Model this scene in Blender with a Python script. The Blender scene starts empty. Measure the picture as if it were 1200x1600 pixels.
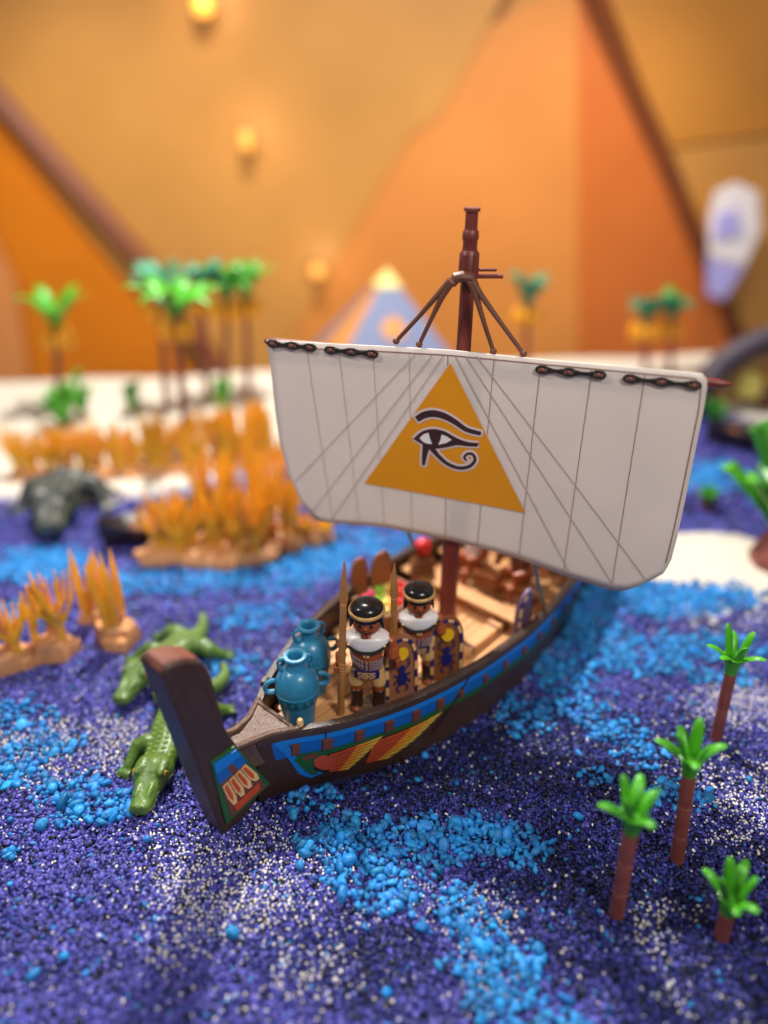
import bpy, bmesh, math, random
import numpy as np
from mathutils import Vector, Matrix

sc = bpy.context.scene
C = sc.collection
random.seed(7)
rng = np.random.default_rng(11)
PI = math.pi

# ------------------------------------------------------------------ camera
CAM_H, PITCH, FPX = 3.1, math.radians(28.7), 1204.0        # one unit is ten centimetres
cam = bpy.data.cameras.new("camera")
camo = bpy.data.objects.new("camera", cam); C.objects.link(camo)
camo.location = (0, 0, CAM_H)
camo.rotation_euler = (PI/2 - PITCH, 0, 0)
cam.sensor_fit = 'VERTICAL'; cam.sensor_height = 36; cam.sensor_width = 36
cam.lens = 36*FPX/1600
cam.clip_start = .05; cam.clip_end = 200
cam.dof.use_dof = True
cam.dof.focus_distance = 3.68
cam.dof.aperture_fstop = .195
sc.camera = camo

# ------------------------------------------------------------------ world, lamps, exposure
w = bpy.data.worlds.new("World"); sc.world = w; w.use_nodes = True
w.node_tree.nodes["Background"].inputs[0].default_value = (1.0, .93, .88, 1)
w.node_tree.nodes["Background"].inputs[1].default_value = .22
sc.view_settings.view_transform = 'Standard'
sc.view_settings.look = 'None'
sc.view_settings.exposure = 0
sc.view_settings.gamma = 1

def area(name, loc, target, size, power, col):
    l = bpy.data.lights.new(name, 'AREA'); l.shape = 'DISK'; l.size = size; l.energy = power; l.color = col
    o = bpy.data.objects.new(name, l); C.objects.link(o); o.location = loc
    o.rotation_euler = (Vector(target) - Vector(loc)).to_track_quat('-Z', 'Y').to_euler()
    return o
def spot(name, loc, target, power, col, angle, blend=.6, r=.12):
    l = bpy.data.lights.new(name, 'SPOT'); l.energy = power; l.color = col
    l.spot_size = math.radians(angle); l.spot_blend = blend; l.shadow_soft_size = r
    o = bpy.data.objects.new(name, l); C.objects.link(o); o.location = loc
    o.rotation_euler = (Vector(target) - Vector(loc)).to_track_quat('-Z', 'Y').to_euler()
    return o
area("ceiling_key_lamp", (-.9, 8.0, 8.2), (.2, 3.4, 0), .32, 1450, (1, .94, .86))
area("ceiling_bank_lamp", (-2.5, 9.2, 7.5), (-2.0, 7.8, 0), .8, 40, (1, .95, .88))
area("front_fill_light", (2.6, -1.0, 6.4), (0, 3.4, .8), 1.6, 290, (1, .95, .9))  # added soft fill from the front right, standing in for room light
area("ceiling_left_lamp", (-4.2, 2.6, 6.0), (-.8, 3.0, .2), .4, 170, (1, .95, .9))
spot("wall_washer_left", (-4.5, 8.8, 6.0), (-4.6, 13, -.8), 640, (1, .86, .66), 80, 1, .3)
spot("wall_washer_right", (3.6, 8.8, 6.0), (2.2, 13, -1.0), 760, (1, .86, .68), 80, 1, .3)

# ------------------------------------------------------------------ measuring helpers
def _ray(px, py):
    f = Vector((0, math.cos(PITCH), -math.sin(PITCH))); u = Vector((0, math.sin(PITCH), math.cos(PITCH)))
    return f + Vector((1, 0, 0))*((px-600)/FPX) - u*((py-800)/FPX)
CAMP = Vector((0, 0, CAM_H))
def atz(px, py, z=0.0):
    d = _ray(px, py); return CAMP + d*((z-CAM_H)/d.z)
def aty(px, py, y):
    d = _ray(px, py); return CAMP + d*(y/d.y)
def atplane(px, py, p, n):
    d = _ray(px, py); n = Vector(n); return CAMP + d*((Vector(p)-CAMP).dot(n)/d.dot(n))

# ------------------------------------------------------------------ materials
def lin(c):
    return tuple(((x/255)/12.92 if x/255 <= .04045 else ((x/255+.055)/1.055)**2.4) for x in c)
def mat(name, rgb, rough=.4, var=.12, vscale=6., bump=0., bscale=60., coat=0., metal=0., trans=0., sss=0., spec=.5, grain=None, dust=0.):
    m = bpy.data.materials.new(name); m.use_nodes = True
    nt = m.node_tree; N = nt.nodes; L = nt.links
    bs = N["Principled BSDF"]; out = N["Material Output"]
    c = lin(rgb)
    tc = N.new('ShaderNodeTexCoord')
    no = N.new('ShaderNodeTexNoise'); no.inputs['Scale'].default_value = vscale; no.inputs['Detail'].default_value = 5
    mp = N.new('ShaderNodeMapping')
    L.new(tc.outputs['Object'], mp.inputs['Vector']); L.new(mp.outputs[0], no.inputs['Vector'])
    if grain: mp.inputs['Scale'].default_value = grain
    rp = N.new('ShaderNodeMapRange'); rp.inputs[1].default_value = .3; rp.inputs[2].default_value = .7
    rp.inputs[3].default_value = 1-var; rp.inputs[4].default_value = 1+var
    L.new(no.outputs[0], rp.inputs[0])
    mx = N.new('ShaderNodeVectorMath'); mx.operation = 'SCALE'; mx.inputs[0].default_value = c
    L.new(rp.outputs[0], mx.inputs['Scale']); L.new(mx.outputs[0], bs.inputs['Base Color'])
    if dust:      # pale scuffs and specks lying on the plastic
        nd = N.new('ShaderNodeTexNoise'); nd.inputs['Scale'].default_value = 75; nd.inputs['Detail'].default_value = 6; nd.inputs['Roughness'].default_value = .7
        L.new(tc.outputs['Object'], nd.inputs['Vector'])
        rd_ = N.new('ShaderNodeMapRange'); rd_.inputs[1].default_value = .58; rd_.inputs[2].default_value = .76; rd_.inputs[3].default_value = 0; rd_.inputs[4].default_value = dust
        L.new(nd.outputs[0], rd_.inputs[0])
        md_ = N.new('ShaderNodeMix'); md_.data_type = 'RGBA'; md_.inputs[7].default_value = (.34, .29, .27, 1)
        L.new(rd_.outputs[0], md_.inputs[0]); L.new(mx.outputs[0], md_.inputs[6]); L.new(md_.outputs[2], bs.inputs['Base Color'])
    r2 = N.new('ShaderNodeMapRange'); r2.inputs[3].default_value = max(0, rough-.08); r2.inputs[4].default_value = min(1, rough+.1)
    L.new(no.outputs[0], r2.inputs[0]); L.new(r2.outputs[0], bs.inputs['Roughness'])
    bs.inputs['Metallic'].default_value = metal
    bs.inputs['Coat Weight'].default_value = coat; bs.inputs['Coat Roughness'].default_value = .15
    bs.inputs['Specular IOR Level'].default_value = spec
    if sss:
        bs.inputs['Subsurface Weight'].default_value = sss; bs.inputs['Subsurface Radius'].default_value = (.03, .02, .015)
        bs.inputs['Subsurface Scale'].default_value = 1
    if bump:
        n2 = N.new('ShaderNodeTexNoise'); n2.inputs['Scale'].default_value = bscale; n2.inputs['Detail'].default_value = 3
        L.new(mp.outputs[0], n2.inputs['Vector'])
        bp = N.new('ShaderNodeBump'); bp.inputs['Strength'].default_value = bump; bp.inputs['Distance'].default_value = .01
        L.new(n2.outputs[0], bp.inputs['Height']); L.new(bp.outputs[0], bs.inputs['Normal'])
    if trans:
        tr = N.new('ShaderNodeBsdfTranslucent'); L.new(mx.outputs[0], tr.inputs[0])
        ms = N.new('ShaderNodeMixShader'); ms.inputs[0].default_value = trans
        L.new(bs.outputs[0], ms.inputs[1]); L.new(tr.outputs[0], ms.inputs[2]); L.new(ms.outputs[0], out.inputs[0])
    return m
def emit(name, rgb, s):
    m = bpy.data.materials.new(name); m.use_nodes = True
    b = m.node_tree.nodes["Principled BSDF"]
    b.inputs['Base Color'].default_value = (*lin(rgb), 1); b.inputs['Emission Color'].default_value = (*lin(rgb), 1)
    b.inputs['Emission Strength'].default_value = s
    return m

M = dict(
    hull=mat('dark brown hull plastic', (66, 44, 36), .42, .22, 5, .2, 90, dust=.35),
    rail=mat('dark brown rail plastic', (62, 44, 38), .34, .2, 9, .25, 120, dust=.5),
    foredeck=mat('worn brown plastic', (98, 74, 62), .33, .3, 30, .4, 150, dust=.7),
    plank=mat('tan deck wood', (205, 150, 98), .5, .16, 5, .15, 40, grain=(1, 1, 1)),
    mast=mat('red brown mast plastic', (108, 42, 34), .42, .16, 8, .15, 90, dust=.2),
    rope=mat('brown rope plastic', (104, 62, 44), .5, .15, 12),
    sail=mat('off white sail sheet', (232, 221, 214), .42, .035, 3, .14, 160, trans=.24),
    seam=mat('brown printed seam', (150, 112, 100), .5, .1),
    seamp=mat('pale printed rope', (188, 172, 163), .5, .06),
    ochre=mat('ochre sail print', (226, 146, 8), .45, .06, 3),
    halo=mat('pale sail outline print', (222, 200, 196), .45, .03),
    eyeb=mat('dark brown sail print', (62, 34, 36), .45, .05),
    strap=mat('black strap plastic', (38, 33, 32), .4, .1),
    bolt=mat('red brown bolt plastic', (128, 66, 58), .35, .1),
    blue=mat('bright blue paint', (20, 124, 214), .38, .06, 8),
    blue2=mat('mid blue paint', (14, 96, 182), .38, .06, 8),
    green=mat('dark green paint', (34, 92, 48), .4, .1),
    redp=mat('red paint', (196, 74, 44), .4, .08),
    orp=mat('deep red orange paint', (206, 84, 34), .4, .08),
    yel=mat('yellow paint', (226, 188, 70), .4, .06),
    cream=mat('cream paint', (236, 190, 128), .4, .06),
    brownp=mat('brown paint', (110, 62, 48), .4, .1),
    darkp=mat('black brown paint', (44, 30, 28), .4, .1),
    vase=mat('turquoise blue plastic', (42, 128, 168), .33, .16, 14, .16, 60, coat=.2, dust=.22),
    vaseband=mat('dark teal relief', (30, 92, 112), .45, .15, 20),
    skin=mat('brown skin plastic', (164, 80, 38), .32, .06, 5, sss=.1),
    hair=mat('black hair plastic', (22, 20, 22), .22, .1, 6),
    gold=mat('gold headband plastic', (196, 152, 92), .4, .15, 20),
    white=mat('white collar plastic', (236, 230, 228), .3, .03, 5),
    black=mat('black trim print', (28, 26, 30), .35, .1),
    braid=mat('mauve braid print', (142, 116, 122), .4, .1),
    khaki=mat('khaki cloth plastic', (214, 172, 112), .4, .06, 6),
    navy=mat('navy print', (34, 36, 110), .4, .08),
    boot=mat('dark brown boot plastic', (56, 34, 28), .25, .12, 8),
    spear=mat('tan spear plastic', (170, 118, 66), .45, .12, 12),
    shield=mat('brown shield plastic', (158, 102, 72), .45, .08, 6),
    shield2=mat('warm brown shield plastic', (140, 84, 48), .45, .08, 6),
    sun=mat('yellow disc print', (240, 188, 20), .4, .04),
    croc=mat('green crocodile plastic', (80, 112, 38), .36, .16, 7, .3, 55, sss=.08),
    croc2=mat('dull green crocodile plastic', (80, 110, 48), .4, .14, 7, .3, 55),
    grey=mat('grey crocodile plastic', (66, 70, 68), .4, .2, 6, .3, 45),
    scute=mat('olive crocodile scutes', (100, 126, 52), .36, .16, 7),
    mouth=mat('dark green mouth groove', (58, 82, 30), .5, .1),
    eye=mat('amber eye', (214, 160, 36), .15, .1, 10),
    trunk=mat('brown trunk plastic', (128, 66, 56), .5, .2, 10, .35, 70, dust=.3),
    leaf=mat('fresh green leaf plastic', (78, 168, 36), .35, .1, 8, trans=.12),
    leaf2=mat('teal leaf plastic', (46, 140, 104), .4, .12, 6, trans=.15),
    leaf3=mat('dark green leaf plastic', (62, 150, 40), .4, .15, 6, trans=.15),
    dates=mat('orange date bunch', (232, 160, 20), .4, .1),
    rock=mat('tan rock plastic', (206, 146, 96), .5, .18, 8, .4, 20),
    reed=mat('orange reed plastic', (255, 208, 66), .35, .10, 6, trans=.38),
    reedp=mat('pale orange reed plastic', (252, 204, 124), .35, .12, 6, trans=.5),
    boat=mat('dark boat plastic', (44, 36, 40), .45, .15, 5),
    arch=mat('dark violet grey rock', (64, 54, 66), .6, .15, 4, .4, 12),
    cave=mat('tan plaster', (168, 128, 80), .6, .15, 4),
    teal=mat('teal pole plastic', (88, 132, 130), .4, .08),
    red=mat('red plastic', (206, 34, 34), .3, .08),
    magenta=mat('magenta plastic', (206, 46, 96), .3, .08),
    fruit_o=mat('orange plastic', (240, 150, 40), .35, .08),
    fruit_g=mat('lime plastic', (140, 196, 60), .35, .08),
    fruit_y=mat('pale yellow plastic', (232, 214, 110), .35, .08),
    crate=mat('brown crate plastic', (134, 84, 50), .5, .18, 6),
    purple=mat('violet print', (104, 78, 104), .4, .1),
    tanw=mat('tan wall panel', (204, 145, 72), .42, .07, .7, .05, 9),
    orw=mat('saturated orange wall panel', (226, 128, 8), .42, .07, .7, .05, 9),
    pinkw=mat('peach orange wall panel', (232, 150, 84), .42, .07, .7, .05, 9),
    midw=mat('warm orange wall panel', (218, 140, 66), .42, .07, .7, .05, 9),
    deepw=mat('deep orange wall panel', (208, 112, 46), .42, .07, .7, .05, 9),
    ochw=mat('ochre wall panel', (202, 134, 52), .42, .07, .7, .05, 9),
    beam=mat('brown wall beam', (124, 66, 34), .5, .1, 2),
    pyr=mat('blue pyramid colour with haze', (112, 122, 156), .5, .06),  # greyed to paint in the haze of the glass
    pyro=mat('orange pyramid colour with haze', (202, 138, 80), .5, .06),  # brought near the wall colour for the same painted haze
    cap=mat('pale yellow capstone', (222, 208, 128), .4, .05),
    glare=mat('white banner cloth', (236, 230, 236), .6, .06),
    glareb=mat('lavender banner cloth', (176, 172, 240), .6, .06),
    reflection=emit('warm lamp bulb', (255, 200, 90), 2.2),
)

# ------------------------------------------------------------------ mesh helpers
class MB:
    def __init__(s): s.bm = bmesh.new()
    def grid(s, pts, closeu=False, closev=False):
        """pts[i][j] -> quads"""
        vs = [[s.bm.verts.new(p) for p in row] for row in pts]
        n, m = len(vs), len(vs[0])
        for i in range(n if closeu else n-1):
            for j in range(m if closev else m-1):
                q = [vs[i][j], vs[(i+1) % n][j], vs[(i+1) % n][(j+1) % m], vs[i][(j+1) % m]]
                try: s.bm.faces.new(q)
                except ValueError: pass
        return vs
    def loft(s, rings, caps=True):
        vs = s.grid(rings, closev=True)
        if caps:
            for r in (vs[0], vs[-1]):
                try: s.bm.faces.new(r)
                except ValueError: pass
        return s
    def tube(s, pts, radii, n=8, caps=True, flat=1.0, up=(0, 0, 1)):
        pts = [Vector(p) for p in pts]
        if not hasattr(radii, '__len__'): radii = [radii]*len(pts)
        rings = []
        for i, p in enumerate(pts):
            d = (pts[min(i+1, len(pts)-1)] - pts[max(i-1, 0)]).normalized()
            a = Vector(up)
            if abs(d.dot(a)) > .95: a = Vector((0, 1, 0)) if abs(d.y) < .9 else Vector((1, 0, 0))
            x = d.cross(a).normalized(); y = x.cross(d)
            rings.append([p + (x*math.cos(t) + y*math.sin(t)*flat)*radii[i] for t in [2*PI*k/n for k in range(n)]])
        return s.loft(rings, caps)
    def lathe(s, prof, n=24, loc=(0, 0, 0), caps=True):
        l = Vector(loc)
        return s.loft([[l + Vector((r*math.cos(2*PI*k/n), r*math.sin(2*PI*k/n), z)) for k in range(n)] for r, z in prof], caps)
    def ell(s, c, r, n=12, m=8, rot=None):
        c = Vector(c); R = rot or Matrix.Identity(3)
        if not hasattr(r, '__len__'): r = (r, r, r)
        rings = []
        for i in range(m+1):
            a = -PI/2 + PI*i/m; ca = max(math.cos(a), .02); sa = math.sin(a)
            rings.append([c + R @ Vector((r[0]*ca*math.cos(2*PI*k/n), r[1]*ca*math.sin(2*PI*k/n), r[2]*sa)) for k in range(n)])
        return s.loft(rings)
    def box(s, c, d, rot=None):
        c = Vector(c); R = rot or Matrix.Identity(3)
        P = [[c + R @ Vector((sx*d[0]/2, sy*d[1]/2, sz*d[2]/2)) for sx, sy in ((-1, -1), (1, -1), (1, 1), (-1, 1))] for sz in (-1, 1)]
        return s.loft(P)
    def prism(s, poly, vec):
        """planar polygon (3D points) pushed along vec"""
        v = Vector(vec); P = [Vector(p) for p in poly]
        return s.loft([P, [p+v for p in P]])
    def poly(s, pts):
        try: s.bm.faces.new([s.bm.verts.new(p) for p in pts])
        except ValueError: pass
        return s
    def build(s, name, m, parent=None, smooth=35, bevel=0, subsurf=0, remesh=0, solid=0, loc=None, bseg=2):
        bm = s.bm
        bmesh.ops.recalc_face_normals(bm, faces=bm.faces)
        if smooth:
            for f in bm.faces: f.smooth = True
            lim = math.radians(smooth)
            for e in bm.edges:
                if len(e.link_faces) == 2 and e.calc_face_angle(0) > lim: e.smooth = False
        me = bpy.data.meshes.new(name); bm.to_mesh(me); bm.free()
        me.materials.append(m)
        o = bpy.data.objects.new(name, me); C.objects.link(o)
        if solid:
            k = o.modifiers.new('s', 'SOLIDIFY'); k.thickness = solid; k.offset = 1
        if bevel:
            k = o.modifiers.new('b', 'BEVEL'); k.width = bevel; k.segments = bseg; k.limit_method = 'ANGLE'; k.harden_normals = False
        if remesh:
            k = o.modifiers.new('r', 'REMESH'); k.mode = 'VOXEL'; k.voxel_size = remesh; k.use_smooth_shade = True
            k = o.modifiers.new('m', 'SMOOTH'); k.iterations = 4; k.factor = .5
        if subsurf:
            k = o.modifiers.new('u', 'SUBSURF'); k.levels = subsurf; k.render_levels = subsurf
        if loc is not None: o.location = loc
        if parent: o.parent = parent
        return o

def tag(o, label, cat, group=None):
    o['label'] = label; o['category'] = cat
    if group: o['group'] = group
    return o
def thing(name, label, cat, loc=(0, 0, 0), rz=0, group=None, rx=0, ry=0, s=1):
    o = bpy.data.objects.new(name, None); C.objects.link(o)
    o.location = loc; o.rotation_euler = (rx, ry, rz); o.scale = (s, s, s)
    o.empty_display_size = .1
    return tag(o, label, cat, group)
def copy_tree(o, parent=None):
    c = o.copy(); C.objects.link(c); c.parent = parent
    for ch in list(o.children): copy_tree(ch, c)
    return c
def structure(o, kind='structure'):
    o['kind'] = kind; return o
def rotz(a): return Matrix.Rotation(a, 3, 'Z')

# ------------------------------------------------------------------ ship frame (needed by the gravel too)
AX = Vector((.6691, .7431, 0)); PP = Vector((.7431, -.6691, 0)); OO = Vector((.313, 3.716, 0))
def SW(u, v, z): return OO + AX*u + PP*v + Vector((0, 0, z))
BU = [-1.45, -1.35, -1.23, -1.11, -.87, -.71, -.51, -.23, .15, .45, .8, 1.2, 1.7, 2.0]
BV = [.05, .08, .16, .25, .36, .42, .47, .52, .545, .525, .47, .37, .2, .06]
_uu = np.linspace(-1.42, 2.0, 400); _bb = np.interp(_uu, BU, BV)
_k = np.exp(-np.linspace(-2, 2, 31)**2); _k /= _k.sum()
_bb = np.convolve(np.pad(_bb, 15, mode='reflect', reflect_type='odd'), _k, mode='valid')
def hb(u): return float(np.interp(u, _uu, _bb))
ZR, ZB, ZD = .45, -.06, .29
def HS(u, t, side=1, off=0.0):
    k = float(np.interp(u, [-1.4, -1.1, -.7, -.3, 1.2, 2], [.78, .45, .10, .04, .2, .8]))
    b = hb(u)*(1-k*t*t)
    return SW(u, side*(b+off), ZR + t*(ZB-ZR))

# ------------------------------------------------------------------ ground
def hgt(x, y):
    return .018*np.sin(2.1*x+.6)*np.sin(1.7*y+1.1) + .010*np.sin(4.3*x-1.2*y+2.) + .007*np.sin(6.1*y+2.7*x)
PALM_FEET = [atz(x, y) for x, y in ((963, 1432), (1058, 1345), (1118, 1157), (1126, 1468))]
_h0 = hgt
def hgt(x, y):
    h = _h0(x, y)
    for p in PALM_FEET: h = h + .020*np.exp(-((x-p.x)**2+(y-p.y)**2)/.0045)
    u = (x-OO.x)*AX.x+(y-OO.y)*AX.y; v = (x-OO.x)*PP.x+(y-OO.y)*PP.y
    e = np.abs(v) - np.interp(u, _uu, _bb*.93, left=-.2, right=-.2)
    return h + np.where(e > 0, .028*np.exp(-(e/.07)**2), .0)
def hz(p): return float(hgt(p[0], p[1]))
def vnoise(x, y, f, seed):
    r = np.random.default_rng(seed); T = r.random((64, 64))
    X = x*f+100; Y = y*f+100
    xi = np.floor(X).astype(int); yi = np.floor(Y).astype(int); fx = X-xi; fy = Y-yi
    fx = fx*fx*(3-2*fx); fy = fy*fy*(3-2*fy)
    g = lambda a, b: T[a % 64, b % 64]
    return (g(xi, yi)*(1-fx)+g(xi+1, yi)*fx)*(1-fy) + (g(xi, yi+1)*(1-fx)+g(xi+1, yi+1)*fx)*fy
def blobs(x, y, L):
    """soft ellipses on the ground; each (px, py, rx, ry) measured in the photograph, turned into ground metres"""
    v = np.zeros_like(x)
    for a in L:
        px, py, rx, ry = a[:4]; k = a[4] if len(a) > 4 else 1.
        c = atz(px, py); e = atz(px+rx, py); n = atz(px, py-ry*.5); s = atz(px, py+ry*.5)
        gx = max((e-c).length, .02); gy = max(((n-s).length), .02)
        d = ((x-c.x)/gx)**2 + ((y-c.y)/gy)**2
        v = np.maximum(v, k*np.clip(1.2-d*.68, 0, 1))
    return v
PEB = [(490, 1255, 40, 28), (520, 1310, 55, 40), (590, 1345, 75, 60), (660, 1320, 70, 40), (750, 1305, 65, 30), (825, 1325, 35, 28), (600, 1400, 50, 25),
       (720, 1410, 40, 28), (745, 1460, 45, 30), (790, 1500, 55, 30), (800, 1560, 75, 45), (720, 1515, 40, 26, .8), (850, 1610, 70, 40), (690, 1440, 40, 20, .7),
       (15, 1200, 60, 28, .8), (110, 1235, 55, 26), (170, 1262, 45, 22), (100, 1275, 30, 18), (20, 1335, 14, 8, .7), (75, 1165, 60, 20, .7), (30, 1130, 60, 25, .5),
       (1060, 1245, 45, 22), (1000, 1180, 40, 20, .8), (960, 1140, 45, 25, .8), (900, 1100, 60, 30, .6), (820, 1120, 60, 30, .45), (935, 1215, 30, 14, .5),
       (960, 1020, 120, 30), (900, 970, 70, 30), (1030, 930, 140, 26, .9), (880, 1050, 60, 30, .7), (1110, 1010, 90, 20, .6),
       (420, 880, 130, 34), (60, 880, 90, 26), (330, 755, 110, 18, .9), (1110, 745, 70, 20), (560, 850, 90, 25, .8), (1130, 1060, 50, 15, .5), (260, 905, 90, 25, .6),
       (700, 760, 160, 20, .7), (400, 960, 60, 20, .4), (360, 1040, 50, 25, .5), (0, 970, 60, 20, .6)]
WHT = [(380, 1380, 150, 90, .75), (430, 1330, 90, 60, .8), (340, 1460, 120, 70, .5), (420, 1520, 160, 60, .4), (60, 1185, 150, 45, .8), (120, 1150, 140, 30, .7), (210, 1185, 60, 30, .8),
       (1140, 1230, 110, 50, .8), (1150, 1290, 80, 40, .6), (1050, 1440, 60, 40, .55), (1150, 1100, 90, 35, .8), (1010, 1480, 40, 25, .35), (740, 1430, 80, 60, .5), (770, 1540, 90, 60, .5),
       (650, 1400, 60, 40, .5), (560, 1430, 60, 20, .3), (380, 1250, 60, 30, .7), (480, 1270, 70, 30, .4), (1150, 960, 90, 30, .4), (1090, 1540, 90, 50, .3), (250, 1300, 60, 30, .35), (870, 1030, 120, 40, .3)]
DRK = [(900, 1180, 260, 90, 1.), (1000, 1370, 260, 120, .9), (700, 1200, 200, 60, 1.), (560, 1500, 150, 80, .5), (600, 1260, 160, 40, .6), (1100, 1560, 160, 70, .8), (900, 1500, 70, 60, .7), (340, 1010, 120, 60, .4)]
BANK = [(0, 690, 420, 66), (250, 600, 500, 60), (-200, 720, 300, 60), (1010, 570, 380, 45), (640, 570, 400, 50), (1110, 880, 110, 34), (1200, 890, 90, 40), (1250, 620, 160, 40)]
def infr(x, y): return (np.abs(x) < .56*y+.62) & (y > 1.3)
def zones(x, y):
    n1 = vnoise(x, y, 1.6, 3); n2 = vnoise(x, y, 5.5, 4); n3 = vnoise(x, y, 1.1, 5)
    out = ~infr(x, y)
    n4 = vnoise(x, y, 14., 8)
    peb = np.clip(blobs(x, y, PEB)*(.15+.8*n2+1.0*n4)-.06, 0, 1)
    peb = np.where(out, np.clip((n1-.62)*5, 0, 1), peb)
    wh = blobs(x, y, WHT)*(.25+1.1*n2)
    wh = np.where(out, np.clip((n3-.6)*2.5, 0, .7), wh)
    dk = np.where(out, n1, np.clip(blobs(x, y, DRK)+.45*(n1-.5), 0, 1))
    bank = blobs(x, y, BANK)
    return peb, wh, dk, np.clip((bank+.25*(n2-.5)-.12)*4, 0, 1)
def lerp(a, b, t): return a + (b-a)*np.asarray(t)[..., None]
cND = np.array(lin((13, 18, 54))); cIN = np.array(lin((37, 42, 120))); cVI = np.array(lin((84, 82, 172))); cBL = np.array(lin((38, 136, 208))); cWS = np.array(lin((214, 206, 192)))

xs = np.linspace(-7.5, 7.5, 220); ys = np.concatenate([np.linspace(.5, 6, 150), np.linspace(6.06, 10.4, 90)])
GX, GY = np.meshgrid(xs, ys, indexing='ij')
pb, wh, dk, bk = zones(GX, GY)
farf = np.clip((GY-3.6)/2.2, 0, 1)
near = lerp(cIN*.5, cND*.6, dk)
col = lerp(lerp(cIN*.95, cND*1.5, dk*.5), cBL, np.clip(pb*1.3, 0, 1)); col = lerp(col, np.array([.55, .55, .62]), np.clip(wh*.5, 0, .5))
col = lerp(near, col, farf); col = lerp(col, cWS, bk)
ZZ = hgt(GX, GY) + bk*.05*(GY > 5.2) - .004
edge = 9.35 + .13*GX                                               # back edge of the display bed
g = MB()
vs = g.grid([[(GX[i, j], min(GY[i, j], 9.35+.13*GX[i, 0]+.0001*j), ZZ[i, j]) for j in range(len(ys))] for i in range(len(xs))])
ground = g.build('ground', M['rock'], smooth=180)
structure(ground)
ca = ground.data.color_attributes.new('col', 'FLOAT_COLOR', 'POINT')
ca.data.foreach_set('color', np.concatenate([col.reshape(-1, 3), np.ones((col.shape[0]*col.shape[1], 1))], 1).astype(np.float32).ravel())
gm = bpy.data.materials.new('sand and fine gravel'); gm.use_nodes = True
N = gm.node_tree.nodes; L = gm.node_tree.links
at = N.new('ShaderNodeAttribute'); at.attribute_name = 'col'
no = N.new('ShaderNodeTexNoise'); no.inputs['Scale'].default_value = 55; no.inputs['Detail'].default_value = 4
tc = N.new('ShaderNodeTexCoord'); L.new(tc.outputs['Object'], no.inputs['Vector'])
rp = N.new('ShaderNodeMapRange'); rp.inputs[1].default_value = .3; rp.inputs[2].default_value = .7; rp.inputs[3].default_value = .72; rp.inputs[4].default_value = 1.2
L.new(no.outputs[0], rp.inputs[0])
mx = N.new('ShaderNodeVectorMath'); mx.operation = 'SCALE'; L.new(at.outputs['Color'], mx.inputs[0]); L.new(rp.outputs[0], mx.inputs['Scale'])
L.new(mx.outputs[0], N["Principled BSDF"].inputs['Base Color']); N["Principled BSDF"].inputs['Roughness'].default_value = .75
bp = N.new('ShaderNodeBump'); bp.inputs['Strength'].default_value = .6; bp.inputs['Distance'].default_value = .02
L.new(no.outputs[0], bp.inputs['Height']); L.new(bp.outputs[0], N["Principled BSDF"].inputs['Normal'])
ground.data.materials[0] = gm

# gravel: points carry colour, size and squash; geometry nodes sets one rounded stone on each
def stone_material(name, rough, coat, trans):
    m = bpy.data.materials.new(name); m.use_nodes = True
    N = m.node_tree.nodes; L = m.node_tree.links; b = N["Principled BSDF"]
    a = N.new('ShaderNodeAttribute'); a.attribute_type = 'INSTANCER'; a.attribute_name = 'col'
    tc = N.new('ShaderNodeTexCoord'); no = N.new('ShaderNodeTexNoise'); no.inputs['Scale'].default_value = 2.2; no.inputs['Detail'].default_value = 4
    L.new(tc.outputs['Object'], no.inputs['Vector'])
    rp = N.new('ShaderNodeMapRange'); rp.inputs[1].default_value = .3; rp.inputs[2].default_value = .7; rp.inputs[3].default_value = .75; rp.inputs[4].default_value = 1.2
    L.new(no.outputs[0], rp.inputs[0])
    mx = N.new('ShaderNodeVectorMath'); mx.operation = 'SCALE'; L.new(a.outputs['Color'], mx.inputs[0]); L.new(rp.outputs[0], mx.inputs['Scale'])
    L.new(mx.outputs[0], b.inputs['Base Color'])
    b.inputs['Roughness'].default_value = rough; b.inputs['Coat Weight'].default_value = coat; b.inputs['Coat Roughness'].default_value = .25; b.inputs['Specular IOR Level'].default_value = .32
    return m
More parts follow.
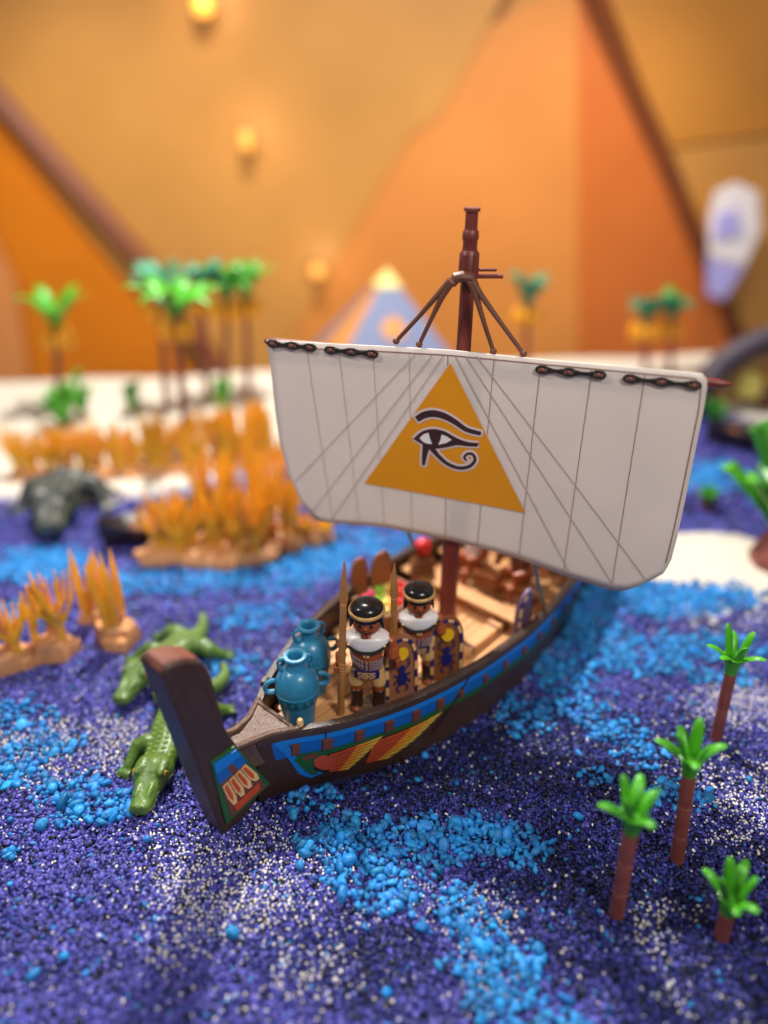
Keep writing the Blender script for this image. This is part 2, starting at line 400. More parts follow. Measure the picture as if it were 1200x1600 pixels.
def scatter(name, x, y, z, r, colr, m, lump):
    n = len(x)
    me = bpy.data.meshes.new(name)
    me.vertices.add(n); me.vertices.foreach_set('co', np.stack([x, y, z], 1).astype(np.float32).ravel())
    A = me.attributes.new('col', 'FLOAT_COLOR', 'POINT'); A.data.foreach_set('color', np.concatenate([colr, np.ones((n, 1))], 1).astype(np.float32).ravel())
    A = me.attributes.new('siz', 'FLOAT_VECTOR', 'POINT')
    A.data.foreach_set('vector', (r[:, None]*np.stack([rng.uniform(.85, 1.5, n), rng.uniform(.65, 1.1, n), rng.uniform(.55, .95, n)], 1)).astype(np.float32).ravel())
    A = me.attributes.new('rot', 'FLOAT_VECTOR', 'POINT')
    A.data.foreach_set('vector', np.stack([rng.normal(0, .5, n), rng.normal(0, .5, n), rng.uniform(0, 6.28, n)], 1).astype(np.float32).ravel())
    A = me.attributes.new('kind', 'INT', 'POINT'); A.data.foreach_set('value', rng.integers(0, 4, n).astype(np.int32))
    o = bpy.data.objects.new(name, me); C.objects.link(o)
    ng = bpy.data.node_groups.new(name, 'GeometryNodeTree')
    ng.interface.new_socket('Geometry', in_out='INPUT', socket_type='NodeSocketGeometry')
    ng.interface.new_socket('Geometry', in_out='OUTPUT', socket_type='NodeSocketGeometry')
    N = ng.nodes; L = ng.links
    gi = N.new('NodeGroupInput'); go = N.new('NodeGroupOutput'); jn = N.new('GeometryNodeJoinGeometry')
    def attr(nm, t):
        a = N.new('GeometryNodeInputNamedAttribute'); a.data_type = t; a.inputs['Name'].default_value = nm; return a
    siz = attr('siz', 'FLOAT_VECTOR'); rot = attr('rot', 'FLOAT_VECTOR'); kd = attr('kind', 'INT')
    for k in range(4):
        ico = N.new('GeometryNodeMeshIcoSphere'); ico.inputs['Radius'].default_value = 1; ico.inputs['Subdivisions'].default_value = 3
        pos = N.new('GeometryNodeInputPosition')
        nz = N.new('ShaderNodeTexNoise'); nz.noise_dimensions = '4D'; nz.inputs['W'].default_value = 3.7*k; nz.inputs['Scale'].default_value = 1.3; nz.inputs['Detail'].default_value = 2
        L.new(pos.outputs[0], nz.inputs['Vector'])
        sub = N.new('ShaderNodeMath'); sub.operation = 'MULTIPLY_ADD'; sub.inputs[1].default_value = lump; sub.inputs[2].default_value = 1-.5*lump
        L.new(nz.outputs[0], sub.inputs[0])
        vm = N.new('ShaderNodeVectorMath'); vm.operation = 'SCALE'; L.new(pos.outputs[0], vm.inputs[0]); L.new(sub.outputs[0], vm.inputs['Scale'])
        sp = N.new('GeometryNodeSetPosition'); L.new(ico.outputs[0], sp.inputs[0]); L.new(vm.outputs[0], sp.inputs['Position'])
        sm = N.new('GeometryNodeSetShadeSmooth'); L.new(sp.outputs[0], sm.inputs[0])
        st = N.new('GeometryNodeSetMaterial'); st.inputs['Material'].default_value = m; L.new(sm.outputs[0], st.inputs[0])
        cmpn = N.new('FunctionNodeCompare'); cmpn.data_type = 'INT'; cmpn.operation = 'EQUAL'
        L.new(kd.outputs[0], cmpn.inputs[2]); cmpn.inputs[3].default_value = k
        ip = N.new('GeometryNodeInstanceOnPoints')
        L.new(gi.outputs[0], ip.inputs['Points']); L.new(st.outputs[0], ip.inputs['Instance']); L.new(cmpn.outputs[0], ip.inputs['Selection'])
        L.new(rot.outputs[0], ip.inputs['Rotation']); L.new(siz.outputs[0], ip.inputs['Scale'])
        L.new(ip.outputs[0], jn.inputs[0])
    L.new(jn.outputs[0], go.inputs[0])
    md = o.modifiers.new('gravel', 'NODES'); md.node_group = ng
    o['kind'] = 'stuff'
    return o
def jgrid(y0, y1, sp, kx, cx):
    yy = np.arange(y0, y1, sp*.9); P = []
    for i, y in enumerate(yy):
        xw = kx*y+cx; x = np.arange(-xw, xw, sp) + (sp/2 if i % 2 else 0)
        P.append(np.stack([x, np.full_like(x, y)], 1))
    P = np.concatenate(P); P += rng.uniform(-sp*.42, sp*.42, P.shape)
    return P[:, 0], P[:, 1]
def inhull(x, y):
    dx = x-OO.x; dy = y-OO.y; u = dx*AX.x+dy*AX.y; v = dx*PP.x+dy*PP.y
    return np.abs(v) < np.interp(u, _uu, _bb, left=0, right=0)*.82
X, Y, R = [], [], []
for (y0, y1, sp, r) in ((1.15, 4.1, .0172, .0108), (4.1, 5.6, .026, .0165), (5.6, 7.4, .05, .03)):
    a, b_ = jgrid(y0, y1, sp, .56, 1.15); X.append(a); Y.append(b_); R.append(np.full(len(a), r))
X = np.concatenate(X); Y = np.concatenate(Y); R = np.concatenate(R)
pb, wh, dk, bk = zones(X, Y)
keep = ~inhull(X, Y) & (rng.random(len(X)) > bk*1.2); X, Y, R, pb, wh, dk, bk = [q[keep] for q in (X, Y, R, pb, wh, dk, bk)]
n = len(X); q = rng.random(n)
t_ = np.clip(.12+dk*.72 + rng.normal(0, .24, n), 0, 1)
cg = lerp(lerp(cVI, cIN, np.clip(t_*2, 0, 1)), cND, np.clip(t_*2-1, 0, 1))
cg = np.where((q < .10)[:, None], cND*.5, cg); cg = np.where((q > .985)[:, None], cBL*.75, cg)
cg *= rng.uniform(.55, 1.3, n)[:, None]
farb = (Y > 4.1) & (rng.random(n) < pb*1.1); cg = np.where(farb[:, None], cBL*rng.uniform(.8, 1.15, n)[:, None], cg)
farw = (Y > 4.1) & (rng.random(n) < wh*.45); cg = np.where(farw[:, None], np.array([.6, .6, .62]), cg)
grain = stone_material('indigo gravel coating', .36, .12, 0)
scatter('indigo_gravel', X, Y, hgt(X, Y)+R*rng.uniform(-.4, .55, n), R*rng.uniform(.72, 1.2, n), cg, grain, 1.25)
# white grains
X, Y = jgrid(1.2, 4.4, .0152, .56, 1.1)
pb, wh, dk, bk = zones(X, Y); keep = (rng.random(len(X)) < np.clip(wh*1.15-.18, 0, .62)+.03) & ~inhull(X, Y); X, Y = X[keep], Y[keep]; n = len(X)
cw = np.array(lin((232, 226, 222)))*rng.uniform(.75, 1.1, n)[:, None]
cw = np.where((rng.random(n) < .15)[:, None], np.array(lin((150, 170, 220))), cw)
scatter('white_gravel', X, Y, hgt(X, Y)+.0105, rng.uniform(.0036, .0068, n), cw, grain, .6)
# light blue pebbles
X, Y = jgrid(1.2, 4.6, .0262, .56, 1.1)
pb, wh, dk, bk = zones(X, Y); keep = (rng.random(len(X)) < np.clip(pb*1.15, 0, .92)+.006) & ~inhull(X, Y); X, Y = X[keep], Y[keep]; n = len(X)
cp = cBL*rng.uniform(.5, 1.2, n)[:, None]*np.stack([rng.uniform(.6, 1.8, n), rng.uniform(.85, 1.15, n), np.ones(n)], 1)
scatter('light_blue_pebbles', X, Y, hgt(X, Y)+.012+rng.uniform(-.004, .012, n), np.clip(rng.lognormal(math.log(.0132), .38, n), .006, .032), cp, stone_material('light blue pebble coating', .45, .04, 0), .8)

# ------------------------------------------------------------------ backdrop wall
WY = 12.6
wall = MB().prism([(-11, WY+.12, -3), (11, WY+.12, -3), (11, WY+.12, 8), (-11, WY+.12, 8)], (0, .2, 0)).build('wall', M['tanw'], smooth=0)
structure(wall)
def panel(poly, m, proud, name='wall_panel', d=.06):
    p = [aty(x, y, WY) for x, y in poly]
    p = [Vector((a.x, WY-proud, a.z)) for a in p]
    return MB().prism(p, (0, d, 0)).build(name, m, wall, smooth=0, bevel=.01)
panel([(-600, -500), (940, -300), (690, 178), (640, 215), (400, 620), (345, 620), (-30, 150), (-600, -200)], M['tanw'], .050, d=.14)
panel([(-500, -100), (-10, 180), (335, 620), (60, 640), (28, 440), (-20, 330)], M['orw'], .020, d=.10)
panel([(-500, -90), (-25, 330), (24, 440), (58, 660), (-500, 660)], M['pinkw'], .032, d=.12)
panel([(660, 100), (906, -40), (906, 700), (300, 700), (330, 610)], M['midw'], .026, d=.10)
panel([(902, -220), (940, -20), (1120, 450), (1240, 700), (902, 700)], M['deepw'], .036, d=.11)
panel([(960, -250), (1500, -300), (1500, 170), (1040, 230), (940, -30)], M['ochw'], .042, d=.11)
panel([(1042, 234), (1500, 176), (1500, 700), (1240, 700), (1120, 450)], M['tanw'], .034, d=.10)
def beam(pts, wpx, m):
    b = MB()
    P = [aty(x, y, WY-.12) for x, y in pts]
    b.tube(P, wpx, n=4)
    b.build('wall_beam', m, wall, smooth=0)
beam([(-60, 95), (235, 425), (380, 640)], .19, M['beam'])
beam([(900, -60), (1040, 250), (1130, 470), (1180, 600)], .13, M['beam'])
# reflections of lights on the wall, built as glowing balls with added lights
for i, (px, py, r, e, lb) in enumerate([(317, 8, .15, 14, 'round warm lamp built as a glowing ball at the very top of the orange wall'), (385, 222, .11, 9, 'dim oblong warm lamp built as a glowing ball halfway down the tan wall panel'), (496, 425, .12, 8, 'low round warm lamp built as a glowing ball on the wall left of the blue pyramid')]):
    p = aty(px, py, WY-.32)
    t = thing('wall_reflection', lb, 'reflection', p, group='warm reflections built on the orange wall')
    MB().ell((0, 0, 0), (r, r*.7, r*(1.5 if i == 1 else 1))).build('glow', emit('warm lamp bulb', [(255, 178, 74), (226, 160, 76), (232, 162, 76)][i], [1.2, .22, .25][i]), t)
    MB().lathe([(.05, 0), (.05, .1), (.11, .1), (.11, .13)], 12).build('added_mount', M['beam'], t).rotation_euler = (-PI/2, 0, 0)
    l = bpy.data.lights.new('added_glow_light', 'POINT'); l.energy = e; l.color = (1, .74, .45); l.shadow_soft_size = .15
    o = bpy.data.objects.new('added_glow_light', l); C.objects.link(o); o.parent = t; o.location = (.05, -.35, .1)
# pale banner at the right, a blurred light spot built as cloth shapes
p = aty(1145, 290, WY-.6)
bn = thing('blurred_glare', 'white and lavender banner built as flat shapes at the far right', 'glare', p)
def bpoly(pts, name, m, dy):
    P = [aty(x, y, WY-.6) - p for x, y in pts]
    MB().prism([q + Vector((0, dy, 0)) for q in P], (0, .04, 0)).build(name, m, bn, smooth=0, bevel=.005)
bpoly([(1118, 300), (1150, 285), (1185, 300), (1188, 360), (1165, 415), (1108, 400), (1108, 340)], 'upper_glare', M['glare'], 0)
bpoly([(1106, 402), (1163, 417), (1150, 440), (1132, 468), (1106, 462)], 'lower_glare', M['glareb'], .01)
bpoly([(1120, 335), (1150, 325), (1158, 365), (1115, 375)], 'lavender_patch', M['glareb'], -.045)
bpoly([(1105, 462), (1140, 466), (1136, 475), (1118, 475)], 'hem', M['beam'], .012)  # brown lower edge of the built light spot

# ------------------------------------------------------------------ palms, shrubs, reeds, rocks
def frond(mb, az, L, rise, droop, wd, base=(0, 0, 0), n=8, th=.25):
    d = Vector((math.cos(az), math.sin(az), 0)); pts = []; rad = []
    for i in range(n+1):
        s = i/n
        pts.append(Vector(base) + d*(L*s) + Vector((0, 0, rise*math.sin(min(s*1.7, 2.2)) - droop*s*s)))
        rad.append(wd*(.55+.9*s if s < .5 else (1-s)*2+.04) if s < 1 else .004)
    mb.tube(pts, rad, n=8, flat=th)
def tall_palm(px, py_base, py_top, lb, seed, nfr=9, L=.42, lean=0, mats=('leaf2', 'leaf')):
    r = random.Random(seed)
    b = atz(px, py_base, .05); top = aty(px+lean, py_top, b.y)
    t = thing('palm_tree', lb, 'palm tree', b, group='tall palms on the white bank')
    h = top.z - b.z; dx = top.x-b.x
    k = MB(); pts = [(dx*s, 0, h*s) for s in np.linspace(0, 1, 9)]
    k.tube(pts, [.042-.014*s for s in np.linspace(0, 1, 9)], n=10); k.build('trunk', M['trunk'], t)
    for i in range(nfr):
        mb = MB(); frond(mb, 2*PI*i/nfr + r.uniform(-.25, .25), L*r.uniform(.75, 1.1), r.uniform(.26, .42), r.uniform(.0, .16), .085, (dx, 0, h))
        mb.build('frond', M[mats[0] if r.random() < .5 else mats[1]], t)
    for i in range(6):
        a = 2*PI*i/6
        MB().ell((dx+.12*math.cos(a), .12*math.sin(a), h-.12), (.05, .05, .10), 10, 6).build('date_bunch', M['dates'], t)
tall_palm(92, 640, 512, 'tall palm with bright green fronds standing apart at the far left', 1, 6, .40, -4, ('leaf', 'leaf2'))
tall_palm(292, 700, 496, 'tall palm with the broadest bright green crown left of the ship', 2, 9, .46, -18, ('leaf', 'leaf'))
tall_palm(262, 640, 468, 'slender teal fronded palm rising behind the broad green palm', 3, 7, .36, -12, ('leaf2', 'leaf2'))
tall_palm(325, 630, 460, 'teal palm rising just right of the broad green palm', 4, 6, .34, -10, ('leaf2', 'leaf2'))
tall_palm(352, 625, 468, 'green and teal palm nearest the left end of the sail', 5, 7, .36, 2, ('leaf2', 'leaf3'))
tall_palm(388, 620, 464, 'light green palm beside the left tip of the sail yard', 6, 6, .34, -4, ('leaf', 'leaf3'))
tall_palm(820, 590, 478, 'lone teal palm showing over the sail right of the mast', 7, 8, .33, 4, ('leaf2', 'leaf2'))
tall_palm(1008, 585, 502, 'teal palm of the right hand pair, the left one', 8, 7, .34, 0, ('leaf2', 'leaf2'))
tall_palm(1048, 585, 498, 'greener palm of the right hand pair near the banner', 9, 7, .34, 0, ('leaf2', 'leaf3'))
def shrub(px, py, lb, h, wd, seed, nb=14, m='leaf'):
    r = random.Random(seed); b = atz(px, py, .04)
    t = thing('shrub', lb, 'shrub', b, r.uniform(0, 6), group='green plants on the sand')
    for i in range(nb):
        a = 2*PI*i/nb + r.uniform(-.3, .3); rr = wd*r.uniform(.3, 1); mb = MB(); hh = h*r.uniform(.6, 1)
        mb.tube([(0, 0, 0), (rr*.35*math.cos(a), rr*.35*math.sin(a), hh*.5), (rr*.8*math.cos(a), rr*.8*math.sin(a), hh*.9), (rr*1.15*math.cos(a), rr*1.15*math.sin(a), hh)], [.03, .058, .05, .006], n=6, flat=.35)
        mb.build('leaf', M[m if r.random() < .7 else 'leaf3'], t)
    MB().lathe([(.06, -.05), (.05, .05), (.02, .1)], 8).build('stem', M['trunk'], t)
shrub(100, 668, 'bushiest bright green shrub on the white bank below the left palm', .50, .24, 1, 22)
shrub(130, 655, 'thin yellow green shrub with tall shoots beside the bushy shrub', .5, .2, 2, 8)
shrub(212, 650, 'narrow dark green shrub in the middle of the white bank', .42, .12, 3, 10, 'leaf3')
shrub(350, 650, 'pale green shrub on a dark patch by the orange reeds', .42, .14, 4, 10)
shrub(1112, 668, 'dark green sprig beside the black boat at the right', .3, .14, 5, 9, 'leaf3')
shrub(1105, 790, 'small green sprig in the blue gravel right of the sail', .18, .1, 6, 6, 'leaf3')
# big plant at the right edge
p = atz(1215, 880, 0)
t = thing('leafy_plant', 'big bright green leafy plant on a brown rock at the right edge', 'plant', p)
for i in range(16):
    a = 2*PI*i/16 + random.uniform(-.2, .2); mb = MB(); l = random.uniform(.3, .5); hh = random.uniform(.35, .8)
    mb.tube([(0, 0, .2), (l*.5*math.cos(a), l*.5*math.sin(a), .2+hh*.6), (l*math.cos(a), l*math.sin(a), .2+hh), (l*1.15*math.cos(a), l*1.15*math.sin(a), .2+hh*.95)], [.05, .11, .10, .008], n=8, flat=.3)
    mb.build('leaf', M['leaf' if i % 3 else 'leaf3'], t)
MB().lathe([(.2, -.05), (.21, .08), (.15, .22), (.08, .3)], 9).build('rock_base', M['trunk'], t, smooth=20)

def rockmesh(mb, c, r, h, seed, n=12):
    q = random.Random(seed); ph = [q.uniform(.72, 1.15) for _ in range(n)]
    rings = []
    for z, s in ((-.05, 1.0), (h*.45, 1.02), (h*.85, .85), (h, .55)):
        rings.append([Vector(c)+Vector((r*s*ph[k]*math.cos(2*PI*k/n), r*s*.75*ph[k]*math.sin(2*PI*k/n), z+q.uniform(-.1, .1)*h*(s < 1))) for k in range(n)])
    mb.loft(rings)
def reed_blades(mb, base, h, wd, r, lean):
    mb.tube([base, Vector(base)+Vector((lean*.3, 0, h*.4)), Vector(base)+Vector((lean*.7, 0, h*.75)), Vector(base)+Vector((lean, 0, h))], [wd*.6, wd, wd*.8, .003], n=6, flat=.3, up=(0, 1, 0))
def reed_fork(mb, base, h, r):
    b = Vector(base); mb.tube([b, b+Vector((0, 0, h*.35))], [.026, .02], n=6)
    for k in range(4):
        a = r.uniform(-1, 1); j = b+Vector((a*.03, r.uniform(-.02, .02), h*(.3+.05*k)))
        mid = j+Vector((a*.07, r.uniform(-.04, .04), h*.22)); mb.tube([b+Vector((0, 0, h*.3)), j, mid, mid+Vector((a*.025, 0, h*r.uniform(.25, .42)))], [.017, .017, .014, .005], n=6)
def reeds(px, py, lb, kind, nst, rad, h, seed, rockh=.14, pal=.3):
    r = random.Random(seed); b = atz(px, py, 0)
    t = thing('reed_cluster', lb, 'reed cluster', b, r.uniform(-.3, .3), group='orange reed clusters on tan rocks')
    mb = MB(); rockmesh(mb, (0, 0, 0), rad, rockh, seed); mb.build('rock_base', M['rock'], t, smooth=25)
    for k in range(3):
        mb = MB(); a = r.uniform(PI, 2*PI); rockmesh(mb, (rad*.85*math.cos(a), rad*.6*math.sin(a), 0), rad*.35, rockh*.6, seed*7+k, 8); mb.build('stone', M['rock'], t, smooth=25)
    for i in range(nst):
        a = r.uniform(0, 6.28); rr = rad*.7*math.sqrt(r.random()); base = (rr*math.cos(a), rr*.7*math.sin(a), rockh*.6)
        mb = MB()
        if kind == 'blade': reed_blades(mb, base, h*r.uniform(.6, 1), .03, r, r.uniform(-.08, .08))
        else: reed_fork(mb, base, h*r.uniform(.75, 1.05), r)
        mb.build('reed', M['reedp' if r.random() < pal else 'reed'], t)
reeds(186, 1002, 'tan rock with four flat pointed orange blades left of the green crocodile', 'blade', 6, .15, .62, 21, .15, .2)
reeds(84, 1025, 'tan rock with thin branching orange stalks, middle of the near left reeds', 'fork', 7, .15, .52, 22, .15, .7)
reeds(8, 1045, 'tan rock with orange stalks cut by the left photo edge', 'fork', 7, .17, .50, 23, .15, .4)
reeds(142, 975, 'single orange blade on a small rock between the near left reeds', 'blade', 3, .07, .60, 24, .1, .3)
for i, (px, py, rad, h, nst, lb, kind) in enumerate([
    (265, 872, .22, .52, 12, 'reeds on the leftmost tan rock of the island behind the bow', 'fork'),
    (325, 868, .28, .56, 14, 'dense orange reeds on the middle rock of the island', 'fork'),
    (385, 870, .28, .60, 14, 'dense orange reeds on the right middle rock of the island', 'fork'),
    (440, 845, .24, .60, 12, 'orange reeds on the island rock touching the sail edge', 'fork'),
    (492, 842, .16, .22, 4, 'low rock with short reeds at the right end of the island', 'fork'),
    (330, 800, .3, .62, 14, 'tallest orange reeds at the back of the island', 'blade'),
    (415, 790, .3, .66, 14, 'broad orange reeds at the back of the island by the sail', 'blade'),
    (45, 748, .17, .46, 11, 'pale orange reeds at the left end of the far shore row', 'fork'),
    (98, 750, .19, .50, 13, 'golden reeds on the far shore below the bushy shrub', 'fork'),
    (150, 747, .19, .50, 13, 'golden reeds on the far shore left of the narrow shrub', 'fork'),
    (200, 744, .19, .54, 13, 'golden reeds on the far shore below the narrow dark shrub', 'blade'),
    (250, 740, .2, .56, 14, 'golden reeds on the far shore right of the narrow dark shrub', 'fork'),
    (300, 736, .22, .60, 14, 'golden reeds on the far shore in front of the broad green palm', 'blade'),
    (352, 734, .22, .64, 14, 'golden reeds on the far shore below the pale shrub', 'fork'),
    (408, 734, .24, .74, 16, 'tall golden reeds on the far shore beside the sail edge', 'blade')]):
    reeds(px, py, lb, kind, nst+2, rad, h*.9, 40+i, .12, .12)

# blue pyramid on the bank behind the sail
p = atz(605, 590, .05)
py_ = thing('toy_pyramid', 'small blue and orange pyramid with pale yellow capstone behind the sail', 'pyramid', p, math.radians(9))
S, Hh = .95, 1.25
cs = [Vector((-S, -S, 0)), Vector((S, -S, 0)), Vector((S, S, 0)), Vector((-S, S, 0))]; ap = Vector((0, 0, Hh))
def tri(a, b, c, name, m, off):
    nrm = (b-a).cross(c-a).normalized(); MB().prism([a+nrm*off, b+nrm*off, c+nrm*off], nrm*.02).build(name, m, py_, smooth=0)
mb = MB(); mb.loft([[v for v in cs], [ap + (v-ap)*.13 for v in cs]]); mb.build('body', M['pyro'], py_, smooth=0)
tri(cs[0].lerp(ap, .0), cs[1], ap+(cs[0]-ap)*.0, 'front_face', M['pyr'], .002)
k = cs[3].lerp(cs[0], .15); tri(cs[3].lerp(cs[0], 0), k, ap, 'edge_band', M['pyr'], .002)
c0 = ((cs[0]+cs[1])/2).lerp(ap, .56); nrm = (cs[1]-cs[0]).cross(ap-cs[0]).normalized(); e1 = (cs[1]-cs[0]).normalized(); e2 = nrm.cross(e1)
MB().prism([c0 + nrm*.024 + e1*.14*math.cos(a) + e2*.14*math.sin(a) for a in np.linspace(0, 2*PI, 24, endpoint=False)], nrm*.012).build('round_emblem', M['pyro'], py_, smooth=0)
mb = MB(); mb.loft([[ap+(v-ap)*.16 for v in cs], [ap+(v-ap)*.01 for v in cs]]); cp_ = mb.build('capstone', M['cap'], py_, smooth=0); cp_.location = (0, 0, .05)

# dark rock arch with tan wall, far right
p = atz(1215, 640, .05)
t = thing('rock_arch', 'dark violet grey rock arch with tan wall inside at the far right', 'rock')
t.location = p
pts = []; 
for s in np.linspace(0, 1, 16):
    a = PI*(1-s); pts.append((.95*math.cos(a)+.05, 0, .02+.82*math.sin(a)))
MB().tube(pts, [.17-.05*math.sin(PI*s) for s in np.linspace(0, 1, 16)], n=10).build('arch_rib', M['arch'], t, smooth=60)
MB().prism([(.86*math.cos(a), .12, .02+.76*math.sin(a)) for a in np.linspace(0, PI, 16)], (0, .25, 0)).build('tan_wall', M['cave'], t, smooth=0)
for k, (x, z, m) in enumerate([(-.35, .30, 'fruit_y'), (.0, .42, 'dates'), (.3, .25, 'rock'), (-.1, .15, 'brownp')]):
    mb = MB(); rockmesh(mb, (x, .05, z-.1), .14, .2, 90+k, 9); mb.build('stone_block', M[m], t, smooth=25)
# boats
def rowboat(px, py, z, L, Wd, Hh, rz, lb, m):
    b = atz(px, py, z); t = thing('rowing_boat', lb, 'boat', b, rz)
    prof = []
    for s in np.linspace(-1, 1, 13):
        wv = Wd*(1-abs(s)**2.3)+.02; zz = Hh+.10*s*s
        prof.append([(s*L, -wv, zz), (s*L*.96, -wv*.7, zz*.35), (s*L*.9, 0, -.04), (s*L*.96, wv*.7, zz*.35), (s*L, wv, zz), (s*L, wv*.82, zz), (s*L*.94, 0, Hh*.35), (s*L, -wv*.82, zz)])
    MB().loft(prof).build('hull', M[m], t, smooth=45)
    for k in (-.35, .3): MB().box((k*L, 0, Hh*.8), (.1, Wd*1.7, .025)).build('thwart', M['crate'], t, bevel=.004)
rowboat(252, 838, 0, .46, .17, .17, .5, 'dark brown rowing boat half hidden behind the island reeds', 'boat')
rowboat(1165, 700, 0, .42, .17, .2, -.1, 'black boat beached below the rock arch at the right', 'boat')

# ------------------------------------------------------------------ small palms in the foreground
def small_palm(bx, by, tx, ty, lb, seed, seg, s=1.0):
    b = atz(bx, by, 0); b.z = hz(b) - .02; r = random.Random(seed)
    top = aty(tx, ty, b.y); v = Vector((top.x-b.x, 0, top.z-b.z)); h = v.length
    t = thing('small_palm', lb, 'toy palm', b, group='small toy palms in the gravel at the right')
    k = math.atan2(v.x, v.z)
    rad = .031*s
    for i in range(seg):
        z0, z1 = h*i/seg, h*(i+1)/seg
        o = MB().lathe([(rad*.80, z0), (rad*.98, z0+.006), (rad, z0+.03), (rad*.97, z1-.012), (rad*.93, z1-.003), (rad*.8, z1)], 18).build('trunk_segment', M['trunk'], t)
        o.rotation_euler = (0, k, 0)
    cr = MB().lathe([(rad*.95, h-.005), (rad*1.05, h+.01), (rad*1.2, h+.04), (rad*1.55, h+.085), (rad*1.75, h+.105), (rad*1.5, h+.108), (rad*.8, h+.08)], 14).build('crown_base', M['leaf'], t); cr.rotation_euler = (0, k, 0)
    nl = 7
    for i in range(nl):
        a = 2*PI*i/nl + seed*1.3 + r.uniform(-.18, .18); up = i % 2
        d = Vector((math.cos(a), math.sin(a), 0)); L = (.045 if up else .098)*s*r.uniform(.85, 1.15); H = (.140 if up else .075)*s*r.uniform(.85, 1.15)
        P = [Vector((0, 0, h+.05)) + d*.022, Vector((0, 0, h+.085)) + d*.034, Vector((0, 0, h+.085+H*.55)) + d*(.034+L*.4), Vector((0, 0, h+.085+H*.95)) + d*(.034+L*.72), Vector((0, 0, h+.085+H*(1.1 if up else .98))) + d*(.034+L*1.08)]
        # smooth path
        Q = []
        for q in range(len(P)-1):
            for u in (0, .5): Q.append(P[q].lerp(P[q+1], u))
        Q.append(P[-1])
        for _ in range(2): Q = [Q[0]] + [(Q[j-1]+Q[j]*2+Q[j+1])/4 for j in range(1, len(Q)-1)] + [Q[-1]]
        wds = [.021, .025, .028, .030, .031, .030, .026, .020, .010]
        side = Vector((-d.y, d.x, 0))
        rings = []
        for j, c in enumerate(Q):
            tg = (Q[min(j+1, len(Q)-1)]-Q[max(j-1, 0)]).normalized(); nn = side.cross(tg).normalized(); ww = wds[j]*s
            rings.append([c+side*ww, c+side*ww*.5-nn*ww*.34, c-nn*ww*.5, c-side*ww*.5-nn*ww*.34, c-side*ww, c-side*ww*.5-nn*ww*.02, c+nn*ww*.2, c+side*ww*.5-nn*ww*.02])
        o = MB().loft(rings).build('leaf', M['leaf'], t, smooth=70, subsurf=1); o.rotation_euler = (0, k, 0)
small_palm(963, 1432, 986, 1298, 'tallest foreground toy palm, its three part trunk in dark gravel', 1, 3, 1.0)
small_palm(1058, 1345, 1077, 1208, 'toy palm behind the tallest one, beside light blue pebbles', 2, 3, 1.0)
small_palm(1118, 1157, 1142, 1050, 'farthest toy palm standing highest at the right', 3, 2, 1.0)
small_palm(1126, 1468, 1137, 1424, 'short toy palm nearest the lower right corner', 4, 1, 1.0)

